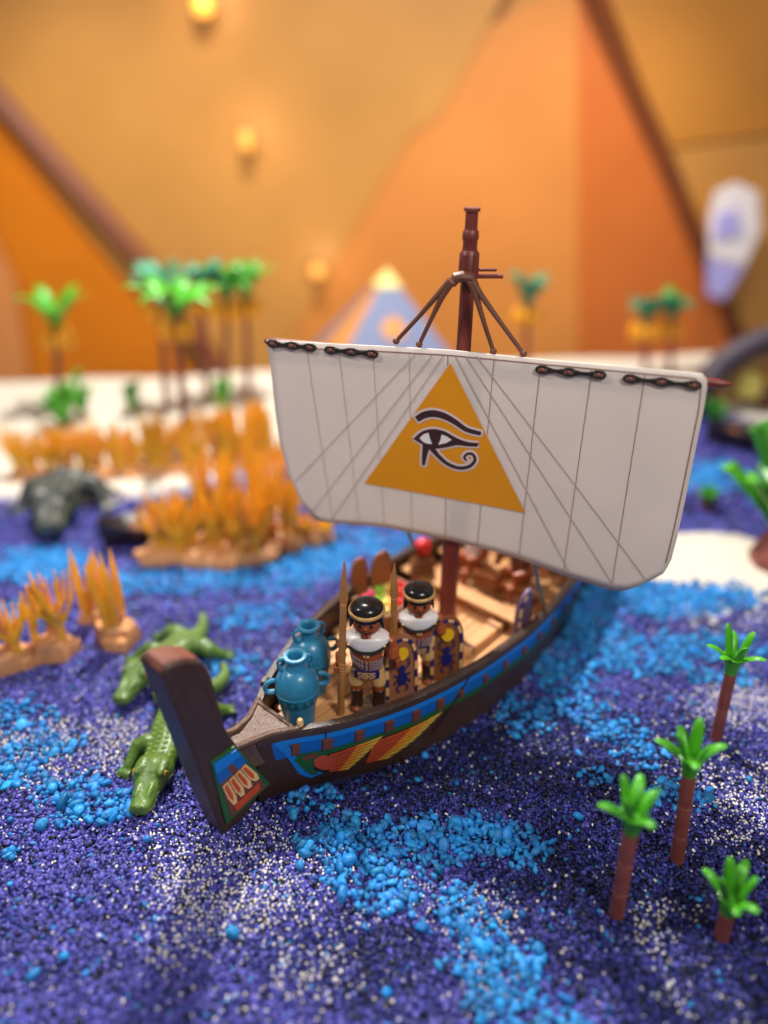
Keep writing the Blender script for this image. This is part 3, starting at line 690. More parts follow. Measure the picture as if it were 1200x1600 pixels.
# ------------------------------------------------------------------ crocodiles
def crocodile(path, lb, m, sc_=1.0, name='crocodile', legs=(), tail_up=0., eye_m='eye'):
    """path: ground points from snout tip to tail tip"""
    P = [Vector(p) for p in path]
    # resample
    seg = [0]
    for a, b in zip(P, P[1:]): seg.append(seg[-1]+(b-a).length)
    Lt = seg[-1]; n = 60
    def at(s):
        s = max(0, min(Lt, s))
        for i in range(len(seg)-1):
            if s <= seg[i+1]+1e-9:
                u = (s-seg[i])/(seg[i+1]-seg[i]+1e-9)
                p0 = P[max(i-1, 0)]; p1 = P[i]; p2 = P[i+1]; p3 = P[min(i+2, len(P)-1)]
                return .5*((2*p1)+(p2-p0)*u+(2*p0-5*p1+4*p2-p3)*u*u+(3*p1-p0-3*p2+p3)*u**3)
        return P[-1]
    org = at(Lt*.45).copy(); org.z = 0
    t = thing(name, lb, 'crocodile', org)
    k = sc_
    # sections by absolute distance (head) and by fraction (body)
    HD = .30*k
    S = [0, .02*k, .06*k, .11*k, .16*k, .20*k, .235*k, .27*k, HD, HD+.08*k]
    HW = [.032, .050, .055, .058, .074, .094, .101, .096, .084, .086]
    HT = [.022, .034, .036, .038, .048, .060, .068, .066, .060, .066]
    ZC = [.066, .070, .072, .078, .086, .094, .098, .096, .090, .086]
    bl = Lt-HD-.08*k
    for f, a, b, z in ((.15, .102, .078, .084), (.3, .108, .080, .086), (.45, .096, .072, .080), (.58, .06, .052, .066), (.72, .042, .044, .055), (.86, .026, .034, .044), (1., .006, .012, .03)):
        S.append(HD+.08*k+bl*f); HW.append(a); HT.append(b); ZC.append(z)
    def sec(s): return [float(np.interp(s, S, q))*k for q in (HW, HT, ZC)]
    def frame(s):
        c = at(s); d = (at(s+.01)-at(s-.01)).normalized(); d.z = 0; d.normalize(); sd = Vector((-d.y, d.x, 0)); return c, d, sd
    mb = MB(); rings = []
    for i in range(n+1):
        s = Lt*(i/n)**1.15; c, d, sd = frame(s); hw, ht, zc = sec(s); ctr = Vector((c.x, c.y, zc+c.z)) - org
        ring = []
        for q in range(16):
            a = 2*PI*q/16; ca, sa = math.cos(a), math.sin(a)
            ex = .8; x = math.copysign(abs(ca)**ex, ca); z = math.copysign(abs(sa)**ex, sa)
            ring.append(ctr + sd*hw*x + Vector((0, 0, ht*z*(1 if z > 0 else .8))))
        rings.append(ring)
    mb.loft(rings)
    def pt(s, side, zoff): 
        c, d, sd = frame(s); hw, ht, zc = sec(s); return Vector((c.x, c.y, c.z+zc)) - org + sd*side + Vector((0, 0, zoff))
    def rotd(q):
        c, d, sd = frame(q); return Matrix((d, sd, Vector((0, 0, 1)))).transposed()
    for q in (-1, 1):     # brow ridges, nostrils, cheeks
        mb.ell(pt(.205*k, q*.060*k, .044*k), (.045*k, .022*k, .022*k), rot=rotd(.205*k)); mb.ell(pt(.235*k, q*.05*k, .046*k), (.06*k, .034*k, .02*k), rot=rotd(.235*k))
        mb.ell(pt(.018*k, q*.017*k, .026*k), (.014*k, .012*k, .009*k), rot=rotd(.018*k)); mb.ell(pt(.13*k, q*.03*k, .028*k), (.075*k, .018*k, .016*k), rot=rotd(.13*k))
    # legs: (fraction along, side, forward reach, out reach)
    for (f, q, fw, ou) in legs:
        s = HD+.08*k+bl*f; c, d, sd = frame(s); hw, ht, zc = sec(s)
        a0 = Vector((c.x, c.y, zc+c.z))-org + sd*q*hw*.6; a1 = a0 + sd*q*.10*k*ou - d*.02*k*fw + Vector((0, 0, .0)); a2 = a1 + sd*q*.05*k*ou - d*.09*k*fw; a2.z = .03
        mb.tube([a0, (a0+a1)/2+Vector((0, 0, .012)), a1, (a1+a2)/2, a2], [.056*k, .056*k, .05*k, .038*k, .032*k], n=10)
        dr = (a2-a1); dr.z = 0; dr.normalize(); dn = Vector((-dr.y, dr.x, 0))
        mb.ell(a2+dr*.012*k, (.03*k, .03*k, .018*k))
        for j in (-1.5, -.5, .5, 1.5):
            e = a2 + dr*.062*k + dn*.024*k*j; e.z = .012
            mb.tube([a2+dn*.012*k*j, a2+dr*.035*k+dn*.02*k*j+Vector((0, 0, .002)), e], [.012*k, .011*k, .006*k], n=6)
    # two rows of scutes on the tail, part of the body
    body = mb.build('body', m, t, smooth=180, remesh=.0065*max(k, .8))
    sb = MB()
    for i in range(26):
        s = HD*1.02+i*(Lt-HD*1.1)/26
        hw, ht, zc = sec(s)
        rows = (-1.5, -.5, .5, 1.5) if s < HD+bl*.6 else (-.45, .45)
        for j in rows:
            off = j*.038*k*min(1, hw/(.08*k)); zz = ht*math.sqrt(max(.1, 1-(off/hw)**2))
            p = pt(s, off, zz-.004*k); sb.ell(p, (.0155*k, .0165*k, .013*k), 8, 5, rot=rotd(s))
    sb.build('scutes', M['scute'] if m != M['grey'] else m, t)
    for q in (-1, 1):
        e = MB().ell(pt(.196*k, q*.071*k, .040*k), (.019*k, .017*k, .014*k), 12, 8).build('eye', M[eye_m], t)
        pp_ = pt(.193*k, q*.0855*k, .043*k); MB().ell(pp_, (.005*k, .005*k, .013*k), 8, 6).build('pupil', M['black'], e)
        mp = [pt(s*k, q*(float(np.interp(s*k, S, HW))*k*1.0+.0005), -.006*k + .008*k*math.sin(s*70)) for s in np.linspace(.012, .235, 16)]
        MB().tube(mp, .0045*k, n=6).build('mouth_line', M['mouth'], t)
        MB().ell(pt(.012*k, q*.017*k, .033*k), .005*k, 8, 5).build('nostril', M['mouth'], t)
    return t
gp = lambda L, z=0.: [Vector((*atz(x, y, .06).xy, z)) for x, y in L]
P1 = gp([(217, 1272), (234, 1230), (254, 1186), (266, 1150), (285, 1112), (312, 1082), (340, 1070), (352, 1050), (345, 1030)], 0.)
crocodile(P1, 'nearest green crocodile with amber eye, lying at the foot of the bow post', M['croc'], 1.0, legs=((.06, -1, 1.1, .72), (.06, 1, 1, .8), (.42, -1, -.6, 1.), (.42, 1, -.6, 1)))
P2 = gp([(186, 1100), (208, 1072), (228, 1052), (250, 1040), (272, 1026), (292, 1010), (306, 1000), (318, 985), (318, 965)], 0.); P2[-1].z = .06; P2[-2].z = .03
crocodile(P2, 'second green crocodile with curled tail, partly hidden behind the bow post', M['croc2'], 1.0, legs=((.08, -1, 1, 1), (.08, 1, .8, 1), (.45, -1, -.7, 1.1), (.45, 1, .4, 1.2)))
P3 = gp([(80, 842), (84, 816), (90, 800), (97, 787), (104, 776), (109, 765)], 0.)
crocodile(P3, 'dark grey crocodile facing the camera at the far left shore', M['grey'], 1.9, name='crocodile', legs=((.1, -1, .6, .8), (.1, 1, .6, .8), (.5, 1, -.3, .6), (.5, -1, -.3, .6)), eye_m='black')

# ------------------------------------------------------------------ the ship
ship = thing('sailing_ship', 'dark brown toy ship with white sail and blue painted hull in the gravel', 'ship', OO)
def SL(u, v, z): return AX*u + PP*v + Vector((0, 0, z))         # ship-local (empty sits at OO)
def HL(u, t, side=1, off=0.): return HS(u, t, side, off) - OO
US = list(np.linspace(-1.42, 2.0, 70))
mb = MB()
rows = []
for u in US:
    rows.append([HL(u, t, 1) for t in np.linspace(0, 1, 12)] + [HL(u, t, -1) for t in np.linspace(1, 0, 12)])
mb.grid(rows)
mb.poly(rows[-1])
hull = mb.build('hull', M['hull'], ship, smooth=60)
# inner lining
mb = MB()
for sd in (1, -1):
    mb.grid([[SL(u, sd*max(hb(u)-.035, .004), ZR), SL(u, sd*max(hb(u)-.04, .004), ZD-.02)] for u in US])
mb.build('inner_lining', M['hull'], ship, smooth=60)
# rails
for sd in (1, -1):
    rg = []
    for u in US:
        b = hb(u); zz = ZR - .006
        rg.append([SL(u, sd*(b+.008), zz-.032), SL(u, sd*(b+.010), zz+.004), SL(u, sd*(b+.003), zz+.012), SL(u, sd*max(b-.036, .002), zz+.012), SL(u, sd*max(b-.042, .001), zz+.004), SL(u, sd*max(b-.042, .001), zz-.04)])
    MB().loft(rg).build('rail', M['rail'], ship, smooth=50)
    if sd < 0: MB().box(SL(-1.13, sd*(hb(-1.13)-.012), ZR+.016), (.05, .034, .026), rotz(math.atan2(AX.y, AX.x)-sd*.5)).build('rail_lug', M['rail'], ship, bevel=.006)
# deck planks
pw = .058
rd = random.Random(5)
for i in range(-9, 10):
    v0 = i*pw - pw/2; v1 = v0+pw
    us = [u for u in np.linspace(-1.26, 1.9, 321) if hb(u)-.045 > max(abs(v0), abs(v1))]
    if len(us) < 20: continue
    cuts = sorted([us[0]] + [c for c in (rd.uniform(-.9, -.2), rd.uniform(.3, 1.)) if us[0]+.2 < c < us[-1]-.2] + [us[-1]])
    for a, b in zip(cuts, cuts[1:]):
        zt = ZD + rd.uniform(-.002, .002)
        mb = MB(); mb.loft([[SL(u, v, z) for u, v in ((a+.002, v0+.0035), (b-.002, v0+.0035), (b-.002, v1-.0035), (a+.002, v1-.0035))] for z in (zt-.03, zt)])
        mb.build('deck_plank', M['plank'], ship, smooth=0, bevel=.0025, bseg=1)
MB().loft([[SL(u, sd*(hb(u)-.03), z) for u in np.linspace(-1.36, 1.9, 40) for sd in (1,)] + [SL(u, -(hb(u)-.03), z) for u in np.linspace(1.9, -1.36, 40)] for z in (ZD-.06, ZD-.032)]).build('under_deck', M['darkp'], ship, smooth=0)
# dark raised grating by the guard
MB().box(SL(-.78, .19, ZD+.012), (.16, .15, .024), rotz(math.atan2(AX.y, AX.x))).build('deck_hatch', M['foredeck'], ship, bevel=.006)
# foredeck wedge between the rails and the bow post
fd = [(-1.57, .05), (-1.45, .052), (-1.35, .075), (-1.25, .135), (-1.25, -.135), (-1.35, -.075), (-1.45, -.052), (-1.57, -.05)]
MB().loft([[SL(u, v, z + (.03 if u < -1.5 else 0)) for u, v in fd] for z in (ZR-.16, ZR+.012)]).build('foredeck', M['foredeck'], ship, smooth=20, bevel=.008)
for sd in (1, -1):
    MB().tube([SL(-1.565, sd*.054, ZR+.055), SL(-1.45, sd*.056, ZR+.022), SL(-1.35, sd*.078, ZR+.013), SL(-1.23, sd*.15, ZR+.008)], [.016, .017, .016, .014], n=8).build('foredeck_edge', M['foredeck'], ship)
MB().tube([SL(-1.25, .125, ZR+.012), SL(-1.25, -.125, ZR+.012)], .011, n=8).build('foredeck_edge', M['foredeck'], ship)
MB().lathe([(.016, 0), (.016, .035), (.012, .046), (.004, .05)], 12).build('peg', M['cream'], ship, loc=SL(-1.212, .135, ZR-.004))
# bow post (side profile in u, z)
prof = [(-1.668, .05), (-1.722, .40), (-1.748, .60), (-1.79, .87), (-1.83, 1.125), (-1.805, 1.150), (-1.72, 1.125), (-1.65, 1.075), (-1.618, 1.0), (-1.604, .90), (-1.598, .80), (-1.582, .66), (-1.555, .585), (-1.51, .45), (-1.40, .22), (-1.44, .12), (-1.54, .05), (-1.61, .05)]
mb = MB(); mb.loft([[SL(u - (.012 if (v < 0 and z > .2 and u < -1.7) else 0), v*(1.12 if z > .5 else 1.), z) for u, z in prof] for v in (-.07, .07)])
post = mb.build('bow_post', M['hull'], ship, smooth=25, bevel=.014)
inset = [(-1.745, .93), (-1.765, 1.02), (-1.72, 1.07), (-1.665, 1.045), (-1.632, .97), (-1.62, .88), (-1.63, .82), (-1.643, .88), (-1.655, .96), (-1.685, 1.0), (-1.725, .995)]
for v in (.0725, -.0905): MB().prism([SL(u, v, z) for u, z in inset], PP*.012).build('carved_scroll', M['hull'], post, smooth=0, bevel=.004)
MB().prism([SL(u, -.06, z) for u, z in ((-1.835, 1.124), (-1.808, 1.157), (-1.72, 1.132), (-1.65, 1.084), (-1.72, 1.10))], PP*.125).build('post_cap', mat('reddish cap plastic', (112, 66, 58), .3, .2, 12, .2, 80), post, smooth=0, bevel=.008)
# cheek panel on each side of the bow post, flaring out
def cheek(sd):
    A = Vector; V = .078
    c = {}
    quad = [SL(-1.684, sd*.08, .545), SL(-1.558, sd*.088, .548), SL(-1.395, sd*.098, .19), SL(-1.650, sd*.078, .12)]
    nrm = (quad[1]-quad[0]).cross(quad[3]-quad[0]).normalized()
    if nrm.dot(PP*sd) < 0: nrm = -nrm
    base = [q - nrm*.02 for q in quad]
    o = MB().prism(base, nrm*.028).build('cheek_panel', M['green'], ship, smooth=0, bevel=.004)
    def Q(a, b, h): # a across, b down
        p = quad[0].lerp(quad[1], a).lerp(quad[3].lerp(quad[2], a), b); return p + nrm*h
    def patch(name, pts, m, h):
        MB().prism([Q(a, b, h) for a, b in pts], nrm*.003).build(name, m, o, smooth=0)
    patch('painted_panel', [(.06, .03), (.96, .03), (.96, .34), (.06, .36)], M['blue2'], .0085)
    patch('painted_panel', [(.10, .36), (.90, .34), (.92, .95), (.12, .95)], M['brownp'], .0085)
    patch('painted_block', [(.42, .20), (.62, .20), (.64, .36), (.46, .36)], M['brownp'], .012)
    patch('painted_panel', [(.06, .03), (.96, .03), (.96, .17), (.06, .18)], M['blue'], .0118)
    for k in range(4):
        a0 = .12+.2*k; a1 = a0+.17
        patch('painted_feather', [(a0, .42-.015*k), (a1, .40-.015*k), (a1+.055, .70-.02*k), (a1+.02, .80-.02*k), (a0+.10, .79-.02*k), (a0+.035, .64)], M['cream'], .012)
        patch('painted_feather', [(a0+.035, .43-.015*k), (a0+.12, .42-.015*k), (a0+.16, .64-.02*k), (a0+.12, .72-.02*k), (a0+.075, .62)], M['orp'], .0155)
    patch('painted_panel', [(.22, .82), (.85, .80), (.80, .91), (.26, .92)], M['redp'], .0125)
for sd in (1, -1): cheek(sd)
# side painting: quads in (u, t) wrapped on the hull
TM = lambda t: .035 + (t-.075)*.825
UM = lambda u: u - .03*min(1, max(0, (u+1.3)/.12))
def hquad(a, b, c, d, m, name, off, sd, nu=10, nv=3, parent=None):
    mb = MB(); R = []
    for i in range(nu+1):
        s = i/nu; row = []
        for j in range(nv+1):
            q = j/nv
            u = (a[0]*(1-s)+b[0]*s)*(1-q)+(d[0]*(1-s)+c[0]*s)*q; t = (a[1]*(1-s)+b[1]*s)*(1-q)+(d[1]*(1-s)+c[1]*s)*q
            row.append(HL(UM(u), TM(t), sd, off))
        R.append(row)
    mb.grid(R); return mb.build(name, m, hull if parent is None else parent, smooth=60, solid=0)
for sd in (1, -1):
    hquad((-1.36, .075), (1.6, .075), (1.6, .42), (-1.34, .42), M['blue2'], 'painted_band', .003, sd, 60, 3)
    hquad((-1.365, .075), (-.33, .075), (-.33, .205), (-1.33, .205), M['blue'], 'painted_band', .006, sd, 24)
    hquad((-.32, .09), (1.6, .10), (1.6, .22), (-.34, .20), M['blue'], 'painted_band', .006, sd, 40)
    hquad((-1.36, .08), (-1.31, .08), (-1.17, .80), (-1.22, .74), M['blue'], 'painted_band', .0065, sd, 3, 12)
    hquad((-1.22, .74), (-1.17, .70), (-1.10, .84), (-1.15, .90), M['blue'], 'painted_band', .0068, sd, 3, 5)
    hquad((-1.29, .40), (-.40, .36), (-.40, .44), (-1.27, .48), M['green'], 'painted_band', .0055, sd, 24)
    hquad((-.40, .37), (1.6, .40), (1.6, .46), (-.44, .45), M['green'], 'painted_band', .0055, sd, 40)
    hquad((-1.27, .48), (-1.02, .44), (-1.02, .86), (-1.14, .84), M['darkp'], 'painted_panel', .004, sd, 6, 6)
    for k in range(4):
        hquad((-1.255+.02*k, .46+.07*k), (-1.10, .46+.03*k), (-1.10, .52+.03*k), (-1.24+.02*k, .54+.07*k), M['green'], 'painted_leaf', .0072, sd, 5)
    hquad((-1.24, .52), (-1.19, .5), (-1.12, .84), (-1.15, .84), M['green'], 'painted_leaf', .0074, sd, 3, 6)
    hquad((-1.21, .44), (-1.14, .42), (-1.14, .50), (-1.2, .52), M['brownp'], 'painted_leaf', .0076, sd, 3)
    # red shoulder of the wing
    mb = MB(); cu, ct = -1.105, .63
    mb.poly([HL(UM(cu+.045*math.cos(a)+.02*math.sin(a)), TM(ct+.15*math.sin(a)), sd, .011) for a in np.linspace(0, 2*PI, 18, endpoint=False)]); mb.build('painted_shoulder', M['redp'], hull, smooth=0)
    # wings: fans of feathers; each feather red at the root, yellow at the tip
    for (r0, r1, tp, bt) in (((-1.09, .50), (-1.075, .86), (-.84, .435), (-.985, .93)), ((-.885, .50), (-.90, .90), (-.50, .45), (-.80, .93))):
        nf = 8
        for k in range(nf):
            f0, f1 = k/nf, (k+.76)/nf
            L4 = lambda p, q, f: (p[0]+(q[0]-p[0])*f, p[1]+(q[1]-p[1])*f)
            a, d = L4(r0, r1, f0), L4(r0, r1, f1)
            b, c = L4(tp, bt, f0), L4(tp, bt, f1)
            m1, m2 = L4(a, b, .5), L4(d, c, .5); n1, n2 = L4(a, b, .78), L4(d, c, .78)
            fe = hquad(a, m1, m2, d, M['redp'] if k % 2 else M['orp'], 'painted_feather', .0075, sd, 5, 1)
            hquad(m1, n1, n2, m2, M['fruit_o'], 'feather_middle', .0076, sd, 4, 1, fe)
            hquad(n1, b, c, n2, M['yel'], 'feather_tip', .0077, sd, 4, 1, fe)
        hquad(r0, tp, bt, r1, M['brownp'], 'painted_wing', .0052, sd, 12, 6)
    # small beam ends along the blue band
    for u in list(np.arange(-1.27, -.35, .145)) + list(np.arange(-.22, 1.5, .17)):
        HM = lambda u, t, sd: HL(UM(u), TM(t), sd); mb = MB(); p0 = [HM(u, .22, sd), HM(u+.042, .22, sd), HM(u+.042, .385, sd), HM(u, .385, sd)]
        if u > -.4: p0 = [HM(u, .25, sd), HM(u+.03, .25, sd), HM(u+.03, .36, sd), HM(u, .36, sd)]
        mb.prism(p0, PP*sd*.016); mb.build('beam_end', M['brownp'], ship, smooth=0, bevel=.002)
    # joint in the side
    MB().tube([HL(-1.14, t, sd, .007) for t in np.linspace(0, .13, 4)], .004, n=5).build('side_joint', M['darkp'], ship)
    MB().tube([HL(-.39-.42*(t-.13), t, sd, .006) for t in np.linspace(.03, .6, 8)], .006, n=5).build('side_joint', M['darkp'], ship)
# stern post behind the sail
MB().prism([SL(u, -.05, z) for u, z in ((1.95, -.03), (2.1, .3), (2.15, .75), (2.05, .95), (1.98, .92), (2.05, .72), (1.98, .45), (1.85, .4), (1.85, .0))], PP*.1).build('stern_post', M['hull'], ship, smooth=25, bevel=.012)
# benches and cargo boards
for u in (.28, .62, .98, 1.3):
    b = hb(u)-.06
    MB().box(SL(u, 0, ZD+.085), (.11, 2*b, .022), rotz(math.atan2(AX.y, AX.x))).build('bench', M['plank'], ship, bevel=.005)
    for s in (-.6, .6): MB().box(SL(u, s*b, ZD+.036), (.07, .05, .075), rotz(math.atan2(AX.y, AX.x))).build('bench_support', M['crate'], ship)

# mast
MY = 3.666
def mp(px, py): return aty(px, py, MY) - OO
mb0 = mp(697, 985); mb0.z = ZD
mtop = mp(738, 325); md = (mtop-mb0).normalized()
def ms(py):            # point on the mast axis level with an image row
    z = aty(720, py, MY).z; return mb0 + md*((z-mb0.z)/md.z)
mast = MB().tube([mb0, ms(760), ms(560), ms(430)], [.052, .046, .036, .034], n=18).build('mast', M['mast'], ship)
MB().tube([ms(436), ms(434), ms(396), ms(390)], [.040, .048, .046, .034], n=18).build('mast_sleeve', M['mast'], mast)
MB().tube([ms(392), ms(376), ms(373), ms(362), ms(358), ms(330)], [.034, .033, .038, .037, .029, .0285], n=18).build('mast_sleeve', M['mast'], mast)
MB().tube([ms(331), ms(329.5), ms(324)], [.030, .037, .037], n=18).build('mast_cap', M['mast'], mast)
for dx in (-.022, .022): MB().tube([ms(434)+Vector((dx, -.045, 0)), ms(396)+Vector((dx, -.043, 0))], .009, n=8).build('mast_rib', M['mast'], mast)
b0 = ms(431)
MB().box(b0+Vector((.085, -.005, 0)), (.15, .04, .016)).build('mast_bracket', M['mast'], mast, bevel=.003)
MB().box(b0+Vector((.075, -.005, .028)), (.11, .02, .012)).build('mast_bracket', M['mast'], mast, bevel=.003)
# shroud saddle and its four stays
SA = math.radians(18); SE = Vector((math.cos(SA), -math.sin(SA), 0)); SN = Vector((-math.sin(SA), -math.cos(SA), 0))
P0 = Vector((.369, MY-.13, 0)) - OO
sad = MB().tube([mp(704, 440)+Vector((0, -.05, 0)), mp(711, 430)+Vector((0, -.055, 0)), mp(722, 428)+Vector((0, -.055, 0)), mp(733, 430)+Vector((0, -.055, 0)), mp(741, 444)+Vector((0, -.05, 0))], [.022, .026, .027, .026, .02], n=10).build('shroud_saddle', M['rope'], mast)
def splane(px, py, back): return atplane(px, py, P0+OO-SN*back, SN) - OO
for pts in ([(704, 438), (686, 458), (655, 494), (619, 533)], [(706, 440), (690, 465), (673, 500), (655, 538)], [(736, 440), (746, 470), (758, 510), (771, 549)], [(739, 440), (752, 462), (785, 508), (818, 553)]):
    P = []
    for k, (x, y) in enumerate(pts):
        P.append(splane(x, y, [.02, .02, .022, .03][k]))
    MB().tube(P, [.017, .014, .011, .010], n=8).build('stay', M['rope'], mast)
    MB().ell(P[-1], .017, 8, 6).build('stay_knot', M['rope'], mast)

# sail and yard
def plane_az(px, py):
    p = atplane(px, py, P0+OO, SN) - OO - P0; return p.dot(SE), p.z
ZTOP = plane_az(705, 545)[1]
def bulge(a, z):
    return .07*max(0, 1-(((a-.35)/1.15)**2))*max(0, (ZTOP-z)/1.1)
def SP(a, z, off=0.): return P0 + SE*a + Vector((0, 0, z)) + SN*(off-bulge(a, z))
def sp(px, py, off=0.): a, z = plane_az(px, py); return SP(a, z, off)
def curve(pts, n):
    P = [Vector((x, y, 0)) for x, y in pts]; d = [0]
    for a, b in zip(P, P[1:]): d.append(d[-1]+(b-a).length)
    xs_ = [q*d[-1]/n for q in range(n+1)]
    return [(float(np.interp(s, d, [p.x for p in P])), float(np.interp(s, d, [p.y for p in P]))) for s in xs_]
NT, NS = 24, 44
top = curve([(417, 531), (500, 536), (600, 541), (705, 547), (850, 562), (1000, 575), (1085, 582), (1097, 584)], NS)
bot = curve([(485, 800), (492, 813), (520, 819), (600, 829), (700, 853), (800, 881), (880, 911), (948, 931), (970, 934), (994, 926), (1036, 903)], NS)
lef = curve([(417, 531), (424, 580), (430, 640), (437, 690), (450, 738), (470, 780), (485, 800)], NT)
rig = curve([(1097, 584), (1104, 588), (1106, 598), (1100, 640), (1088, 700), (1074, 770), (1058, 845), (1048, 884), (1036, 903)], NT)
G = []
for i in range(NS+1):
    s = i/NS; row = []
    for j in range(NT+1):
        t = j/NT
        def f(k):
            c = (1-t)*top[i][k]+t*bot[i][k] + (1-s)*lef[j][k]+s*rig[j][k]
            return c - ((1-s)*(1-t)*top[0][k]+s*(1-t)*top[-1][k]+(1-s)*t*bot[0][k]+s*t*bot[-1][k])
        row.append(sp(f(0), f(1)))
    G.append(row)
mb = MB(); mb.grid(G); sail = mb.build('sail', M['sail'], ship, smooth=180)
kk = sail.modifiers.new('s', 'SOLIDIFY'); kk.thickness = .008; kk.offset = 0
def ribbon(pts, wid, m, name, off, th=.002):
    """flat print line following the sail, image points"""
    A = [plane_az(x, y) for x, y in pts]
    if not hasattr(wid, '__len__'): wid = [wid]*len(A)
    R = []
    for i, (a, z) in enumerate(A):
        a0, z0 = A[max(i-1, 0)]; a1, z1 = A[min(i+1, len(A)-1)]; d = math.hypot(a1-a0, z1-z0)+1e-9; nx, nz = -(z1-z0)/d, (a1-a0)/d
        R.append([SP(a+nx*wid[i]/2, z+nz*wid[i]/2, off), SP(a-nx*wid[i]/2, z-nz*wid[i]/2, off)])
    mb = MB(); mb.grid(R); return mb.build(name, m, sail, smooth=60)
def dens(pts, n=24): return curve(pts, n)
def cr(L, n=6):       # smooth curve through points (Catmull-Rom)
    P = [Vector((x, y)) for x, y in L]; Q = []
    for i in range(len(P)-1):
        p0 = P[max(i-1, 0)]; p1 = P[i]; p2 = P[i+1]; p3 = P[min(i+2, len(P)-1)]
        for k in range(n):
            u = k/n; Q.append(.5*((2*p1)+(p2-p0)*u+(2*p0-5*p1+4*p2-p3)*u*u+(3*p1-p0-3*p2+p3)*u**3))
    Q.append(P[-1]); return [(q.x, q.y) for q in Q]
SO = .006
hem = [(430, 541), (500, 545), (600, 549), (705, 555), (850, 569), (1000, 583), (1085, 591), (1096, 598), (1092, 640), (1080, 700), (1066, 770), (1050, 845), (1040, 885)]
ribbon(dens(hem, 60), .006, M['seam'], 'hem_stitch', SO)
for a, b in [((480, 546), (520, 816)), ((530, 548), (560, 822)), ((583, 550), (598, 829)), ((640, 553), (640, 838)), ((700, 556), (692, 848)), ((772, 563), (742, 862)), ((845, 569), (808, 876)), ((925, 577), (878, 902)), ((1008, 585), (955, 922))]:
    wob = [(a[0]+(b[0]-a[0])*s + .22*math.sin(s*60), a[1]+(b[1]-a[1])*s) for s in np.linspace(0, 1, 40)]
    ribbon(wob, .0036, M['seamp'] if a[0] < 700 else M['seam'], 'printed_seam', SO)
for a, b in [((745, 556), (1008, 912)), ((728, 556), (955, 920)), ((712, 556), (888, 905)), ((650, 553), (462, 752)), ((676, 554), (488, 800)), ((693, 556), (515, 816))]:
    ribbon(dens([a, b], 24), .0065, M['seamp'], 'printed_rope', SO+.0012)
# ochre triangle with the eye
A, B, D = (704, 567), (568, 757), (819, 808)
mb = MB(); rows = []
for i in range(17):
    s = i/16; row = []
    for j in range(17):
        q = j/16; x = A[0]+((B[0]-A[0])*(1-q)+(D[0]-A[0])*q)*s; y = A[1]+((B[1]-A[1])*(1-q)+(D[1]-A[1])*q)*s
        row.append(sp(x, y, SO+.0025))
    rows.append(row)
mb.grid(rows); bmesh.ops.remove_doubles(mb.bm, verts=mb.bm.verts, dist=1e-5)
tri_ = mb.build('ochre_triangle', M['ochre'], sail, smooth=60)
ribbon(dens([A, B, D, A], 60), .008, M['halo'], 'triangle_border', SO+.0012)
cc = lambda L: [(400+x/3, 500+y/3) for x, y in L]
def stroke(L, wd, name, wm=1.0):
    P = cr(cc(L)); n_ = len(P)
    W_ = [float(np.interp(i/(n_-1), np.linspace(0, 1, len(wd)), wd))/3*.0036*wm for i in range(n_)]
    d0 = Vector(P[0])-Vector(P[1]); d1 = Vector(P[-1])-Vector(P[-2]); d0.normalize(); d1.normalize()
    Ph = [tuple(Vector(P[0])+d0*3)] + P + [tuple(Vector(P[-1])+d1*3)]
    ribbon(Ph, [W_[0]*.9+.016] + [q+.024 for q in W_] + [W_[-1]*.9+.016], M['halo'], 'eye_outline', SO+.0042)
    ribbon(P, W_, M['eyeb'], name, SO+.0066)
stroke([(752, 468), (785, 448), (830, 440), (880, 452), (930, 480), (985, 518), (1052, 537)], [26, 30, 30, 28, 24, 20, 16], 'printed_brow')
stroke([(815, 598), (845, 638), (890, 680), (945, 702), (995, 695), (1022, 665), (1012, 637), (988, 634), (972, 652), (984, 668)], [26, 20, 17, 16, 15, 13, 12, 11, 10, 8], 'printed_curl')
stroke([(795, 592), (786, 640), (780, 688)], [34, 22, 12], 'printed_tear')
almond_up = cr(cc([(735, 560), (775, 526), (825, 514), (880, 525), (935, 556), (985, 576), (1042, 583)]), 5)
almond_dn = cr(cc([(1042, 600), (985, 597), (940, 592), (890, 602), (840, 608), (790, 594), (735, 562)]), 5)
def spoly(P, off, m, name):
    mb = MB(); mb.poly([sp(x, y, off) for x, y in P]); bmesh.ops.triangulate(mb.bm, faces=mb.bm.faces); return mb.build(name, m, sail, smooth=0)
ribbon(almond_up, .022, M['halo'], 'eye_outline', SO+.0044); ribbon(almond_dn, .022, M['halo'], 'eye_outline', SO+.0044)
spoly(almond_up+almond_dn[1:-1], SO+.0068, M['eyeb'], 'printed_eye')
spoly(cc([(764, 556), (785, 538), (806, 531), (812, 556), (822, 586), (798, 583), (778, 573)]), SO+.0085, M['white'], 'printed_eye_white')
spoly(cc([(868, 540), (892, 550), (915, 566), (890, 580), (852, 590), (862, 566)]), SO+.0085, M['white'], 'printed_eye_white')
